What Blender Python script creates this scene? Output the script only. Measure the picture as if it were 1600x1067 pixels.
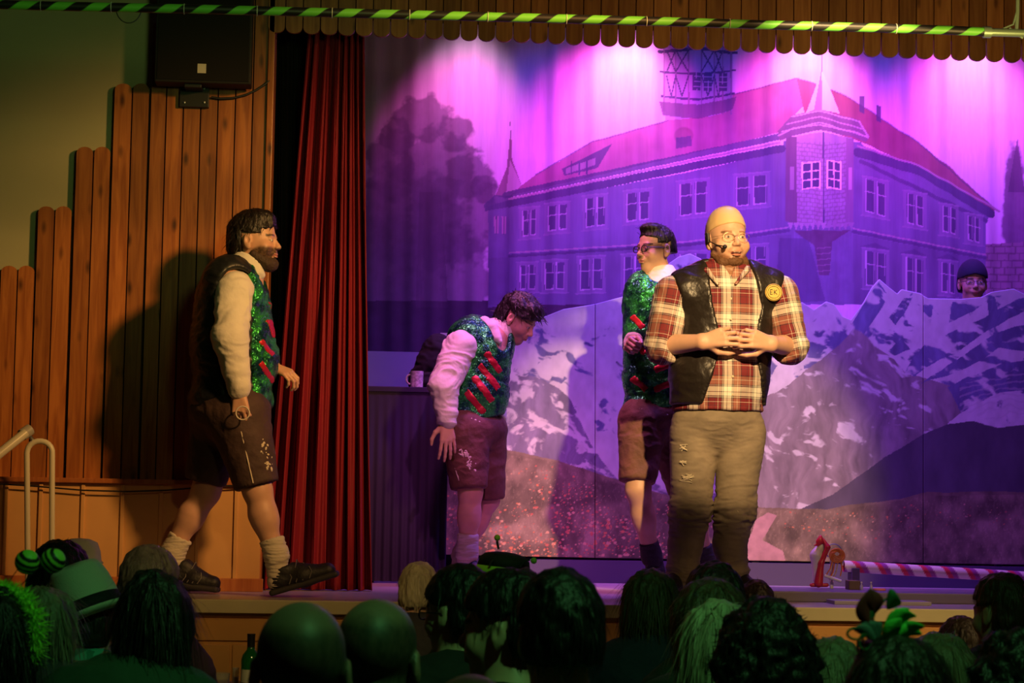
import bpy, bmesh, math, random
import numpy as np
from mathutils import Vector, Matrix
for o in list(bpy.data.objects): bpy.data.objects.remove(o)
SC = bpy.context.scene
COL = SC.collection
rng = np.random.RandomState(7); random.seed(7)
# ---------------------------------------------------------------- camera
FPX = 3330.0
CAMZ = 1.48
STZ = 1.02                      # stage floor height
YAW, PITCH, ROLL = math.radians(4.6), math.radians(4.24), math.radians(1.0)
_f = np.array([math.sin(YAW)*math.cos(PITCH), math.cos(YAW)*math.cos(PITCH), math.sin(PITCH)])
_r0 = np.array([math.cos(YAW), -math.sin(YAW), 0.0]); _u0 = np.cross(_r0, _f)
CR = _r0*math.cos(ROLL)+_u0*math.sin(ROLL); CU = _u0*math.cos(ROLL)-_r0*math.sin(ROLL); CF = _f
cam_d = bpy.data.cameras.new('camera'); cam = bpy.data.objects.new('camera', cam_d); COL.objects.link(cam)
cam.matrix_world = Matrix(((CR[0],CU[0],-CF[0],0),(CR[1],CU[1],-CF[1],0),(CR[2],CU[2],-CF[2],CAMZ),(0,0,0,1)))
cam_d.sensor_width = 36; cam_d.lens = FPX/1600*36; cam_d.clip_end = 100
SC.camera = cam
cam_d.dof.use_dof = True; cam_d.dof.focus_distance = 10.4; cam_d.dof.aperture_fstop = 10.0
CAMP = np.array([0, 0, CAMZ])
def ray(px, py): return CF*FPX+CR*(px-800)-CU*(py-533.5)
def P(px, py, Y):               # measured picture position on the upright plane at depth Y
    d = ray(px, py); return CAMP+d*(Y/d[1])
def PZ(px, py, Z):
    d = ray(px, py); return CAMP+d*((Z-CAMZ)/d[2])
def PIX(p):                     # world -> picture (arrays ok)
    q = np.asarray(p)-CAMP; w = q@CF
    return 800+FPX*(q@CR)/w, 533.5-FPX*(q@CU)/w
# ---------------------------------------------------------------- world, exposure
SC.view_settings.view_transform = 'Standard'; SC.view_settings.look = 'None'
SC.view_settings.gamma = 1; SC.view_settings.exposure = 0.0; SC.view_settings.use_curve_mapping = False
w = bpy.data.worlds.new('dark_hall_air'); SC.world = w; w.use_nodes = True
w.node_tree.nodes['Background'].inputs[0].default_value = (0.035, 0.05, 0.03, 1)
w.node_tree.nodes['Background'].inputs[1].default_value = 0.25
# ---------------------------------------------------------------- lights
def light(kind, name, loc, target, col, watts, size=0.1, cone=60, blend=0.5, sy=None):
    L = bpy.data.lights.new(name, kind); o = bpy.data.objects.new(name, L); COL.objects.link(o)
    o.location = loc; L.color = col; L.energy = watts
    if kind == 'SPOT': L.spot_size = math.radians(cone); L.spot_blend = blend; L.shadow_soft_size = size
    elif kind == 'AREA':
        L.size = size
        if sy: L.shape = 'RECTANGLE'; L.size_y = sy
    else: L.shadow_soft_size = size
    d = Vector(target)-Vector(loc); o.rotation_euler = d.to_track_quat('-Z', 'Y').to_euler()
    return o
#LIGHTS#
light('SPOT', 'warm_key_spot', (2.1, 6.0, 4.15), (1.98, 10.2, 2.32), (1.0, 0.63, 0.27), 1650, 0.05, 22, 0.5)
light('SPOT', 'warm_side_spot', (2.3, 6.2, 4.05), (-0.50, 10.3, 2.25), (1.0, 0.50, 0.15), 950, 0.22, 35, 1.0)
light('SPOT', 'warm_apron_spot', (0.6, 5.0, 3.2), (-0.3, 9.6, 0.4), (1.0, 0.6, 0.2), 110, 0.1, 34, 1.0)  # fill light added to brighten the left stage front
light('SPOT', 'warm_apron_spot', (3.2, 5.0, 3.2), (2.5, 9.6, 0.2), (1.0, 0.62, 0.24), 460, 0.1, 34, 1.0)
light('SPOT', 'valance_spot', (2.6, 7.6, 2.9), (2.2, 10.3, 4.7), (1.0, 0.66, 0.20), 75, 0.3, 100, 1.0)
for x, pw in ((732, 26), (988, 60), (1283, 60), (1545, 44)):
    q = P(x, 45, 12.45)
    light('SPOT', 'pink_wash_lamp', (q[0], 12.34, q[2]+0.30), (q[0], 12.88, q[2]-0.7), (1.0, 0.05, 0.60), pw*(3.0 if x < 1100 else 2.5), 0.05, 84 if x > 800 else 66, 1.0)
    light('SPOT', 'pink_core_boost', (q[0]+.05, 12.40, q[2]+0.24), (q[0]+.03, 12.88, q[2]-0.25), (1.0, 0.55, 0.85), pw*.75, 0.05, 60, 1.0)  # extra light added beside each wash lamp to whiten its hot spot
for x, pw in ((640, 5), (890, 130), (1130, 175), (1420, 190), (1620, 120)):
    q = P(x, 45, 12.1)
    light('SPOT', 'blue_wash_lamp', (q[0], 11.6, q[2]+0.5), (q[0]+.15, 12.88, q[2]-1.5), (0.105, 0.045, 1.0), pw, 0.08, 88 if x > 700 else 50, 1.0)
light('SPOT', 'stage_blue_lamp', (2.3, 10.8, 5.0), (2.1, 11.9, 1.6), (0.22, 0.10, 1.0), 480, 0.15, 92, 1.0)
light('SPOT', 'stage_pink_lamp', (0.75, 10.55, 5.0), (0.9, 11.3, 1.7), (1.0, 0.20, 0.66), 420, 0.12, 40, 1.0)
light('SPOT', 'stage_pink_lamp', (2.6, 10.6, 5.0), (2.6, 11.9, 1.9), (1.0, 0.20, 0.5), 110, 0.12, 80, 1.0)
light('SPOT', 'front_pink_spot', (1.1, 7.0, 4.9), (0.86, 11.2, 1.95), (1.0, 0.22, 0.78), 420, 0.06, 15, 0.8)
light('SPOT', 'stage_rose_lamp', (0.35, 10.5, 4.8), (1.55, 10.9, 2.5), (1.0, 0.26, 0.62), 260, 0.1, 38, 1.0)
light('SPOT', 'green_hall_spot', (1.5, 2.4, 4.8), (0.75, 4.9, 1.1), (0.24, 1.0, 0.28), 160, 0.12, 56, 0.8)
light('SPOT', 'green_wall_spot', (0.6, 5.0, 3.4), (-1.3, 10.3, 3.8), (0.60, 1.0, 0.28), 85, 0.3, 50, 1.0)
# ---------------------------------------------------------------- object helpers
def new_obj(name, me, parent=None, label=None, cat=None, group=None, kind=None):
    o = bpy.data.objects.new(name, me); COL.objects.link(o)
    if parent is not None: o.parent = parent
    return tag(o, label, cat, group, kind)
def tag(o, label=None, cat=None, group=None, kind=None):
    if label: o['label'] = label
    if cat: o['category'] = cat
    if group: o['group'] = group
    if kind: o['kind'] = kind
    return o
def empty(name, label, cat, group=None, loc=(0, 0, 0)):
    o = new_obj(name, None, None, label, cat, group); o.location = [float(a) for a in loc]
    return o
def raw_mesh(V, Fc, mat=None, smooth=True, col=None, attr=None):
    V = np.asarray(V, np.float32); Fc = np.asarray(Fc, np.int32)
    me = bpy.data.meshes.new('m'); n = Fc.shape[1]
    me.vertices.add(len(V)); me.vertices.foreach_set('co', V.ravel())
    me.loops.add(Fc.size); me.loops.foreach_set('vertex_index', Fc.ravel())
    me.polygons.add(len(Fc)); me.polygons.foreach_set('loop_start', np.arange(0, Fc.size, n, dtype=np.int32))
    me.update(calc_edges=True)
    if smooth: me.polygons.foreach_set('use_smooth', np.ones(len(Fc), bool))
    if col is not None: set_col(me, col)
    if attr is not None:
        a = me.attributes.new('fab', 'FLOAT_VECTOR', 'POINT'); a.data.foreach_set('vector', np.asarray(attr, np.float32).ravel())
    if mat: me.materials.append(mat)
    return me
def set_col(me, col):
    c = np.ones((len(me.vertices), 4), np.float32); c[:, :3] = col
    a = me.color_attributes.new('Col', 'FLOAT_COLOR', 'POINT'); a.data.foreach_set('color', c.ravel())
class MB:                                            # polygon collector
    def __init__(s): s.v = []; s.f = []
    def box(s, lo, hi, M=None, c=None):
        n = len(s.v)
        for i in range(8):
            p = np.array([(hi if i & 1 else lo)[0], (hi if i & 2 else lo)[1], (hi if i & 4 else lo)[2]], float)
            if M is not None: p = M@p
            if c is not None: p = p+c
            s.v.append(p)
        for f in ((0,2,3,1),(4,5,7,6),(0,1,5,4),(2,6,7,3),(0,4,6,2),(1,3,7,5)): s.f.append([n+i for i in f])
        return s
    def prism(s, pts, y0, y1):                       # outline in x,z, CCW seen from -Y
        n = len(s.v); k = len(pts)
        for (x, z) in pts: s.v.append(np.array([x, y0, z]))
        for (x, z) in pts: s.v.append(np.array([x, y1, z]))
        s.f.append([n+i for i in range(k)]); s.f.append([n+k+i for i in reversed(range(k))])
        for i in range(k): j = (i+1) % k; s.f.append([n+j, n+i, n+k+i, n+k+j])
        return s
    def tube(s, pts, r, seg=10, cap=True):
        pts = [np.array(p, float) for p in pts]; n0 = len(s.v); m = len(pts)
        rr = [r]*m if np.isscalar(r) else r
        ref = np.array([0.13, 0.27, 0.95]); 
        for i, p in enumerate(pts):
            t = pts[min(i+1, m-1)]-pts[max(i-1, 0)]; t = t/(np.linalg.norm(t)+1e-9)
            a = np.cross(t, ref); 
            if np.linalg.norm(a) < 1e-3: a = np.cross(t, np.array([1, 0, 0.]))
            a /= np.linalg.norm(a); b = np.cross(t, a)
            if i: # keep frame
                a = pa-t*(pa@t); a /= np.linalg.norm(a); b = np.cross(t, a)
            pa = a
            for j in range(seg):
                w_ = 2*math.pi*j/seg; s.v.append(p+rr[i]*(a*math.cos(w_)+b*math.sin(w_)))
        for i in range(m-1):
            for j in range(seg):
                k = (j+1) % seg; q = n0+i*seg; s.f.append([q+j, q+k, q+seg+k, q+seg+j])
        if cap: s.f.append([n0+j for j in reversed(range(seg))]); s.f.append([n0+(m-1)*seg+j for j in range(seg)])
        return s
    def lathe(s, prof, c, seg=24, M=None):           # prof: (r,z)
        n0 = len(s.v)
        for (r, z) in prof:
            for j in range(seg):
                a = 2*math.pi*j/seg; p = np.array([r*math.cos(a), r*math.sin(a), z])
                if M is not None: p = M@p
                s.v.append(p+c)
        for i in range(len(prof)-1):
            for j in range(seg):
                k = (j+1) % seg; q = n0+i*seg; s.f.append([q+j, q+k, q+seg+k, q+seg+j])
        s.f.append([n0+j for j in reversed(range(seg))]); s.f.append([n0+(len(prof)-1)*seg+j for j in range(seg)])
        return s
    def mesh(s, mat, smooth=False, bevel=0, angle=40):
        me = bpy.data.meshes.new('m'); me.from_pydata([tuple(map(float, v)) for v in s.v], [], s.f); me.update()
        if bevel:
            bm = bmesh.new(); bm.from_mesh(me)
            bmesh.ops.recalc_face_normals(bm, faces=bm.faces)
            bmesh.ops.bevel(bm, geom=[e for e in bm.edges if len(e.link_faces) == 2 and e.calc_face_angle(0) > 0.6], offset=bevel, segments=2, affect='EDGES', profile=0.6)
            bm.to_mesh(me); bm.free()
        if smooth:
            me.polygons.foreach_set('use_smooth', np.ones(len(me.polygons), bool)); me.set_sharp_from_angle(angle=math.radians(angle))
        me.materials.append(mat); return me
def make(name, mb, mat, parent=None, label=None, cat=None, group=None, kind=None, **k):
    return new_obj(name, mb.mesh(mat, **k), parent, label, cat, group, kind)
# ---------------------------------------------------------------- noise
_H = rng.rand(4096).astype(np.float32)
def _hash(ix, iy, iz): return _H[((ix*374761393+iy*668265263+iz*1274126177) & 0x7fffffff) % 4093]
def noise3(p):
    p = np.asarray(p, np.float64); i = np.floor(p).astype(np.int64); f = p-i; f = f*f*(3-2*f)
    x, y, z = i[..., 0], i[..., 1], i[..., 2]; r = 0
    for dx in (0, 1):
        for dy in (0, 1):
            for dz in (0, 1):
                wgt = (f[..., 0] if dx else 1-f[..., 0])*(f[..., 1] if dy else 1-f[..., 1])*(f[..., 2] if dz else 1-f[..., 2])
                r = r+wgt*_hash(x+dx, y+dy, z+dz)
    return r
def fbm3(p, o=4):
    r = 0; a = 0.5; p = np.asarray(p, float)
    for k in range(o): r = r+a*noise3(p*2**k+k*17.3); a *= 0.5
    return r/(1-0.5**o)
def n2(x, y, o=4, seed=0): return fbm3(np.stack([x, y, np.full_like(x, seed*7.7)], -1), o)
# ---------------------------------------------------------------- materials
def mat(name, col=(0.5, 0.5, 0.5), rough=0.6, metal=0.0, vc=False, bump=None, vary=None, spec=None, sheen=0, alpha=None, trans=0, stretch=(1, 1, 1), sss=0, ior=None):
    m = bpy.data.materials.new(name); m.use_nodes = True; nt = m.node_tree; b = nt.nodes['Principled BSDF']
    b.inputs['Base Color'].default_value = (*col, 1); b.inputs['Roughness'].default_value = rough; b.inputs['Metallic'].default_value = metal
    if spec is not None: b.inputs['Specular IOR Level'].default_value = spec
    if sheen: b.inputs['Sheen Weight'].default_value = sheen; b.inputs['Sheen Roughness'].default_value = 0.35
    if trans: b.inputs['Transmission Weight'].default_value = trans
    if ior: b.inputs['IOR'].default_value = ior
    if sss: b.inputs['Subsurface Weight'].default_value = sss; b.inputs['Subsurface Radius'].default_value = (0.012, 0.005, 0.003)
    tc = nt.nodes.new('ShaderNodeTexCoord'); mp = nt.nodes.new('ShaderNodeMapping'); mp.inputs['Scale'].default_value = stretch
    nt.links.new(tc.outputs['Object'], mp.inputs[0])
    src = None
    if vc:
        a = nt.nodes.new('ShaderNodeAttribute'); a.attribute_name = 'Col'; src = a.outputs['Color']
    if vary:
        n = nt.nodes.new('ShaderNodeTexNoise'); n.inputs['Scale'].default_value = vary[0]; n.inputs['Detail'].default_value = 5
        nt.links.new(mp.outputs[0], n.inputs[0])
        mr = nt.nodes.new('ShaderNodeMapRange'); mr.inputs[1].default_value = 0.3; mr.inputs[2].default_value = 0.7; mr.inputs[3].default_value = 1-vary[1]; mr.inputs[4].default_value = 1+vary[1]
        nt.links.new(n.outputs[0], mr.inputs[0])
        mx = nt.nodes.new('ShaderNodeMix'); mx.data_type = 'RGBA'; mx.blend_type = 'MULTIPLY'; mx.inputs[0].default_value = 1
        if src: nt.links.new(src, mx.inputs[6])
        else: mx.inputs[6].default_value = (*col, 1)
        nt.links.new(mr.outputs[0], mx.inputs[7]); src = mx.outputs[2]
    if src: nt.links.new(src, b.inputs['Base Color'])
    if bump:
        n = nt.nodes.new('ShaderNodeTexNoise'); n.inputs['Scale'].default_value = bump[0]; n.inputs['Detail'].default_value = 4
        nt.links.new(mp.outputs[0], n.inputs[0])
        bp = nt.nodes.new('ShaderNodeBump'); bp.inputs['Strength'].default_value = bump[1]; bp.inputs['Distance'].default_value = bump[2] if len(bump) > 2 else 0.01
        nt.links.new(n.outputs[0], bp.inputs['Height']); nt.links.new(bp.outputs[0], b.inputs['Normal'])
    return m
# ---------------------------------------------------------------- signed-distance modelling
def V3(a): return np.array(a, float)
def unit(a): a = np.array(a, float); return a/np.linalg.norm(a)
def rc(a, b, ra, rb=None, k=0.02, n=None, s=1.0, cap=0): # tapered limb; n,s: squash axis; cap 1: flat at b, 2: flat both ends
    return dict(t='rc', a=V3(a), b=V3(b), ra=ra, rb=ra if rb is None else rb, k=k, n=n, s=s, cap=cap)
def el(c, r, M=None, k=0.02): return dict(t='el', c=V3(c), r=V3(r), M=M, k=k)
def bx(c, h, M=None, k=0.005, rd=0.003): return dict(t='bx', c=V3(c), h=V3(h), M=M, k=k, rd=rd)
class Field:
    def __init__(s, lo, hi, vox):
        s.lo = np.array(lo, float); s.vox = vox; s.n = np.ceil((np.array(hi)-s.lo)/vox).astype(int)+1
        s.F = np.full(s.n, 1.0, np.float32); s.ax = [(s.lo[i]+vox*np.arange(s.n[i])).astype(np.float32) for i in range(3)]
    def sl(s, lo, hi):
        a = np.clip(np.floor((lo-s.lo)/s.vox).astype(int), 0, s.n); b = np.clip(np.ceil((hi-s.lo)/s.vox).astype(int)+1, 0, s.n)
        return tuple(slice(a[i], b[i]) for i in range(3))
    def ev(s, p, g, pad):
        if p['t'] == 'rc':
            R = max(p['ra'], p['rb'])*max(1, p['s'])+g+pad; S = s.sl(np.minimum(p['a'], p['b'])-R, np.maximum(p['a'], p['b'])+R)
        elif p['t'] == 'el': R = p['r'].max()+g+pad; S = s.sl(p['c']-R, p['c']+R)
        else: R = np.linalg.norm(p['h'])+g+pad; S = s.sl(p['c']-R, p['c']+R)
        x = s.ax[0][S[0]][:, None, None]; y = s.ax[1][S[1]][None, :, None]; z = s.ax[2][S[2]][None, None, :]
        if x.size*y.size*z.size == 0: return None, None
        if p['t'] == 'rc':
            a, b = p['a'], p['b']; ba = b-a; L2 = max(ba@ba, 1e-9)
            X, Y, Z = x-np.float32(a[0]), y-np.float32(a[1]), z-np.float32(a[2])
            t0 = (X*np.float32(ba[0])+Y*np.float32(ba[1])+Z*np.float32(ba[2]))/np.float32(L2); t = np.clip(t0, 0, 1)
            qx, qy, qz = X-t*np.float32(ba[0]), Y-t*np.float32(ba[1]), Z-t*np.float32(ba[2])
            if p['n'] is not None:
                n = np.asarray(p['n'], np.float32); qn = (qx*n[0]+qy*n[1]+qz*n[2])*np.float32(1/p['s']-1)
                qx, qy, qz = qx+n[0]*qn, qy+n[1]*qn, qz+n[2]*qn
            d = np.sqrt(qx*qx+qy*qy+qz*qz)-np.float32(p['ra'])-t*np.float32(p['rb']-p['ra'])
            if p['s'] < 1: d = d*np.float32(0.5+0.5*p['s'])
            d = d-np.float32(g)
            if p['cap']:
                L = math.sqrt(L2); d = np.maximum(d, (t0-1)*np.float32(L))
                if p['cap'] == 2: d = np.maximum(d, -t0*np.float32(L))
        else:
            c = p['c']; X, Y, Z = x-np.float32(c[0]), y-np.float32(c[1]), z-np.float32(c[2])
            if p['M'] is not None:
                M = np.asarray(p['M'], np.float32)
                X, Y, Z = X*M[0, 0]+Y*M[1, 0]+Z*M[2, 0], X*M[0, 1]+Y*M[1, 1]+Z*M[2, 1], X*M[0, 2]+Y*M[1, 2]+Z*M[2, 2]
            if p['t'] == 'el':
                r = (p['r']+g).astype(np.float32)
                k0 = np.sqrt((X/r[0])**2+(Y/r[1])**2+(Z/r[2])**2); k1 = np.sqrt((X/r[0]**2)**2+(Y/r[1]**2)**2+(Z/r[2]**2)**2)
                d = k0*(k0-1)/np.maximum(k1, 1e-4)
            else:
                h = p['h']-p['rd']+g; qx, qy, qz = abs(X)-np.float32(h[0]), abs(Y)-np.float32(h[1]), abs(Z)-np.float32(h[2])
                d = np.sqrt(np.maximum(qx, 0)**2+np.maximum(qy, 0)**2+np.maximum(qz, 0)**2)+np.minimum(np.maximum(np.maximum(qx, qy), qz), 0)-np.float32(p['rd'])
        return S, d
    def add(s, ps, g=0.0, k=None):
        for p in ps:
            kk = p['k'] if k is None else k; S, d = s.ev(p, g, kk+0.012)
            if S is None: continue
            A = s.F[S]; h = np.clip(0.5+0.5*(A-d)/kk, 0, 1); s.F[S] = A*(1-h)+d*h-kk*h*(1-h)
        return s
    def sub(s, ps, g=0.0, k=None):
        for p in ps:
            kk = p['k'] if k is None else k; S, d = s.ev(p, g, kk+0.012)
            if S is None: continue
            A = s.F[S]; d = -d; h = np.clip(0.5-0.5*(A-d)/kk, 0, 1); s.F[S] = A*(1-h)+d*h+kk*h*(1-h)
        return s
    def plane(s, pt, n):       # keep the side n points away from
        n = unit(n); pt = V3(pt)
        s.F = np.maximum(s.F, ((s.ax[0]-pt[0])*n[0])[:, None, None].astype(np.float32)+((s.ax[1]-pt[1])*n[1])[None, :, None].astype(np.float32)+((s.ax[2]-pt[2])*n[2])[None, None, :].astype(np.float32)); return s
    def cut(s, fn):            # fn(x,y,z) distance-like; keeps fn<0
        x = s.ax[0][:, None, None]; y = s.ax[1][None, :, None]; z = s.ax[2][None, None, :]
        s.F = np.maximum(s.F, fn(x, y, z).astype(np.float32)); return s
    def extract(s):
        F = s.F.copy(); F[0] = F[-1] = 1; F[:, 0] = F[:, -1] = 1; F[:, :, 0] = F[:, :, -1] = 1
        I = F < 0; n = F.shape
        cnt = np.zeros((n[0]-1, n[1]-1, n[2]-1), np.int8)
        for i in (0, 1):
            for j in (0, 1):
                for k in (0, 1): cnt += I[i:n[0]-1+i, j:n[1]-1+j, k:n[2]-1+k]
        act = (cnt > 0) & (cnt < 8); ci = np.argwhere(act); N = len(ci)
        idx = np.full(cnt.shape, -1, np.int32); idx[act] = np.arange(N)
        cor = [(i, j, k) for i in (0, 1) for j in (0, 1) for k in (0, 1)]
        val = {c: F[ci[:, 0]+c[0], ci[:, 1]+c[1], ci[:, 2]+c[2]] for c in cor}
        acc = np.zeros((N, 3)); num = np.zeros(N)
        for a in cor:
            for ax in range(3):
                if a[ax]: continue
                b = list(a); b[ax] = 1; b = tuple(b); va, vb = val[a], val[b]; m = (va < 0) != (vb < 0)
                t = np.where(m, va/np.where(m, va-vb, 1), 0); p = np.zeros((N, 3)); p += a; p[:, ax] += t
                acc += p*m[:, None]; num += m
        V = s.lo+s.vox*(ci+acc/num[:, None])
        faces = []
        for ax in range(3):
            A = [slice(None)]*3; B = [slice(None)]*3; A[ax] = slice(0, -1); B[ax] = slice(1, None)
            ch = I[tuple(A)] != I[tuple(B)]; e = np.argwhere(ch)
            u, v = (ax+1) % 3, (ax+2) % 3
            ok = (e[:, u] > 0) & (e[:, v] > 0) & (e[:, u] < n[u]-1) & (e[:, v] < n[v]-1); e = e[ok]
            ins = I[e[:, 0], e[:, 1], e[:, 2]]
            q = []
            for du, dv in ((1, 1), (0, 1), (0, 0), (1, 0)):
                c = e.copy(); c[:, u] -= du; c[:, v] -= dv; q.append(idx[c[:, 0], c[:, 1], c[:, 2]])
            q = np.stack(q, 1); q[~ins] = q[~ins][:, ::-1]; faces.append(q)
        return V, np.concatenate(faces)
def bounds(ps, pad):
    lo = np.full(3, 1e9); hi = -lo
    for p in ps:
        if p['t'] == 'rc': a = np.minimum(p['a']-p['ra']*max(1,p['s']), p['b']-p['rb']*max(1,p['s'])); b = np.maximum(p['a']+p['ra']*max(1,p['s']), p['b']+p['rb']*max(1,p['s']))
        elif p['t'] == 'el' : R = p['r'].max() if p['M'] is not None else p['r']; a = p['c']-R; b = p['c']+R
        else: R = np.linalg.norm(p['h']) if p['M'] is not None else p['h']; a = p['c']-R; b = p['c']+R
        lo = np.minimum(lo, a); hi = np.maximum(hi, b)
    return lo-pad, hi+pad
def field(ps, g=0.0, vox=0.005, pad=0.012):
    lo, hi = bounds(ps, g+pad); return Field(lo, hi, vox).add(ps, g)
def normals(V, Fc):
    a = V[Fc[:, 2]]-V[Fc[:, 0]]; b = V[Fc[:, 3]]-V[Fc[:, 1]]; n = np.cross(a, b); N = np.zeros_like(V)
    for i in range(4): np.add.at(N, Fc[:, i], n)
    return N/(np.linalg.norm(N, axis=1)[:, None]+1e-12)
def relax(V, Fc, it=1):
    for _ in range(it):
        S = np.zeros_like(V); c = np.zeros(len(V))
        for i in range(4):
            np.add.at(S, Fc[:, i], V[Fc[:, (i+1) % 4]]); np.add.at(S, Fc[:, i], V[Fc[:, (i+3) % 4]]); np.add.at(c, Fc[:, i], 2)
        V = 0.5*V+0.5*S/c[:, None]
    return V
def sobj(name, fld, m, parent=None, disp=None, colf=None, attrf=None, sm=1, **kw):
    V, Fc = fld.extract()
    if len(V) == 0: print('EMPTY', name); return None
    V0 = V
    V = relax(V, Fc, sm)
    if disp is not None:
        N = normals(V, Fc); V = V+N*disp(V, N)[:, None]
    return new_obj(name, raw_mesh(V, Fc, m, True, colf(V) if colf else None, attrf(V) if attrf else None), parent, **kw)
def folds(amp, f=(9, 9, 22), ridge=True, seed=0.0):
    def g(V, N):
        q = V*np.array(f)+seed; q = q+0.6*np.stack([fbm3(V*7+seed+3, 2)]*3, -1)*3
        h = fbm3(q, 3)
        if ridge: h = 1-2*abs(h-0.5)*2; 
        else: h = (h-0.5)*2
        return amp*(h+0.45)
    return g
# ================================================================ SETTING
YW, YC, YL = 10.35, 10.42, 9.47      # proscenium wall, curtain, stage lip
def wood(name, c1, c2, rough=0.5, knots=True, dark=1.0):
    m = bpy.data.materials.new(name); m.use_nodes = True; nt = m.node_tree; N = nt.nodes.new; L = nt.links.new; b = nt.nodes['Principled BSDF']
    tc = N('ShaderNodeTexCoord'); at = N('ShaderNodeAttribute'); at.attribute_name = 'Col'
    ad = N('ShaderNodeVectorMath'); ad.operation = 'MULTIPLY_ADD'; ad.inputs[1].default_value = (9, 7, 5); L(at.outputs['Color'], ad.inputs[0]); L(tc.outputs['Object'], ad.inputs[2])
    mp = N('ShaderNodeMapping'); mp.inputs['Scale'].default_value = (22, 8, 1.6); L(ad.outputs[0], mp.inputs[0])
    n = N('ShaderNodeTexNoise'); n.inputs['Scale'].default_value = 1.6; n.inputs['Detail'].default_value = 6; n.inputs['Distortion'].default_value = 0.8; L(mp.outputs[0], n.inputs[0])
    cr = N('ShaderNodeValToRGB'); cr.color_ramp.elements[0].position = 0.33; cr.color_ramp.elements[0].color = (*c2, 1); cr.color_ramp.elements[1].position = 0.62; cr.color_ramp.elements[1].color = (*c1, 1); L(n.outputs[0], cr.inputs[0])
    mx = N('ShaderNodeMix'); mx.data_type = 'RGBA'; mx.blend_type = 'MULTIPLY'; mx.inputs[0].default_value = 1; L(cr.outputs[0], mx.inputs[6])
    sp = N('ShaderNodeSeparateColor'); L(at.outputs['Color'], sp.inputs[0]); mr = N('ShaderNodeMapRange'); mr.inputs[3].default_value = 0.62; mr.inputs[4].default_value = 1.15; L(sp.outputs[0], mr.inputs[0]); L(mr.outputs[0], mx.inputs[7])
    out = mx.outputs[2]
    if knots:
        m2 = N('ShaderNodeMapping'); m2.inputs['Scale'].default_value = (11, 3, 4.2); L(ad.outputs[0], m2.inputs[0])
        v = N('ShaderNodeTexVoronoi'); v.inputs['Scale'].default_value = 1.0; L(m2.outputs[0], v.inputs[0])
        r2 = N('ShaderNodeValToRGB'); r2.color_ramp.elements[0].position = 0.05; r2.color_ramp.elements[0].color = (0.12, 0.07, 0.04, 1); r2.color_ramp.elements[1].position = 0.19; r2.color_ramp.elements[1].color = (1, 1, 1, 1); L(v.outputs[0], r2.inputs[0])
        m3 = N('ShaderNodeMix'); m3.data_type = 'RGBA'; m3.blend_type = 'MULTIPLY'; m3.inputs[0].default_value = 0.85; L(out, m3.inputs[6]); L(r2.outputs[0], m3.inputs[7]); out = m3.outputs[2]
    L(out, b.inputs['Base Color']); b.inputs['Roughness'].default_value = rough
    bp = N('ShaderNodeBump'); bp.inputs['Strength'].default_value = 0.25; bp.inputs['Distance'].default_value = 0.003; L(n.outputs[0], bp.inputs['Height']); L(bp.outputs[0], b.inputs['Normal'])
    return m
M_pine = wood('varnished_pine_boards', (0.44, 0.15, 0.032), (0.27, 0.075, 0.015), 0.42)
M_val = wood('valance_pine', (0.46, 0.2, 0.06), (0.30, 0.11, 0.03), 0.5)
M_gap = mat('dark_gap', (0.03, 0.015, 0.01), 0.9)
M_wallp = mat('cream_wall_paint', (0.42, 0.40, 0.24), 0.85, bump=(60, 0.1, 0.002), vary=(1.2, 0.08))
M_ochre = mat('ochre_painted_panel', (0.62, 0.34, 0.12), 0.55, vary=(5, 0.06))
M_base = wood('orange_base_board', (0.5, 0.17, 0.05), (0.38, 0.11, 0.03), 0.4, knots=False)
M_lip = mat('cream_stage_edge', (0.62, 0.58, 0.34), 0.5, vary=(6, 0.06))
M_front = mat('stage_front_orange', (0.66, 0.34, 0.09), 0.55, vary=(4, 0.06))
M_floor = mat('stage_floor_grey_vinyl', (0.42, 0.36, 0.36), 0.32, vary=(3, 0.1), bump=(30, 0.05, 0.002))
M_hall = mat('hall_floor', (0.12, 0.08, 0.05), 0.5, vary=(3, 0.1))
M_black = mat('black_plastic', (0.012, 0.012, 0.013), 0.5)
M_metal = mat('grey_metal', (0.4, 0.4, 0.4), 0.35, 0.9)
def boardcol(me, n_per):
    c = np.zeros((len(me.vertices), 3)); ids = np.arange(len(c))//n_per
    c[:] = rng.rand(ids.max()+1, 3)[ids]; set_col(me, c)
def xw(px, py, Y): return P(px, py, Y)[0]
def zw(px, py, Y): return P(px, py, Y)[2]
# cream wall behind the boards
a = P(-260, -300, YW+0.06); b = P(409, 400, YW+0.06)
make('wall_left', MB().box((a[0], YW+0.05, 0), (b[0], YW+0.17, a[2])), M_wallp, kind='structure')
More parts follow.
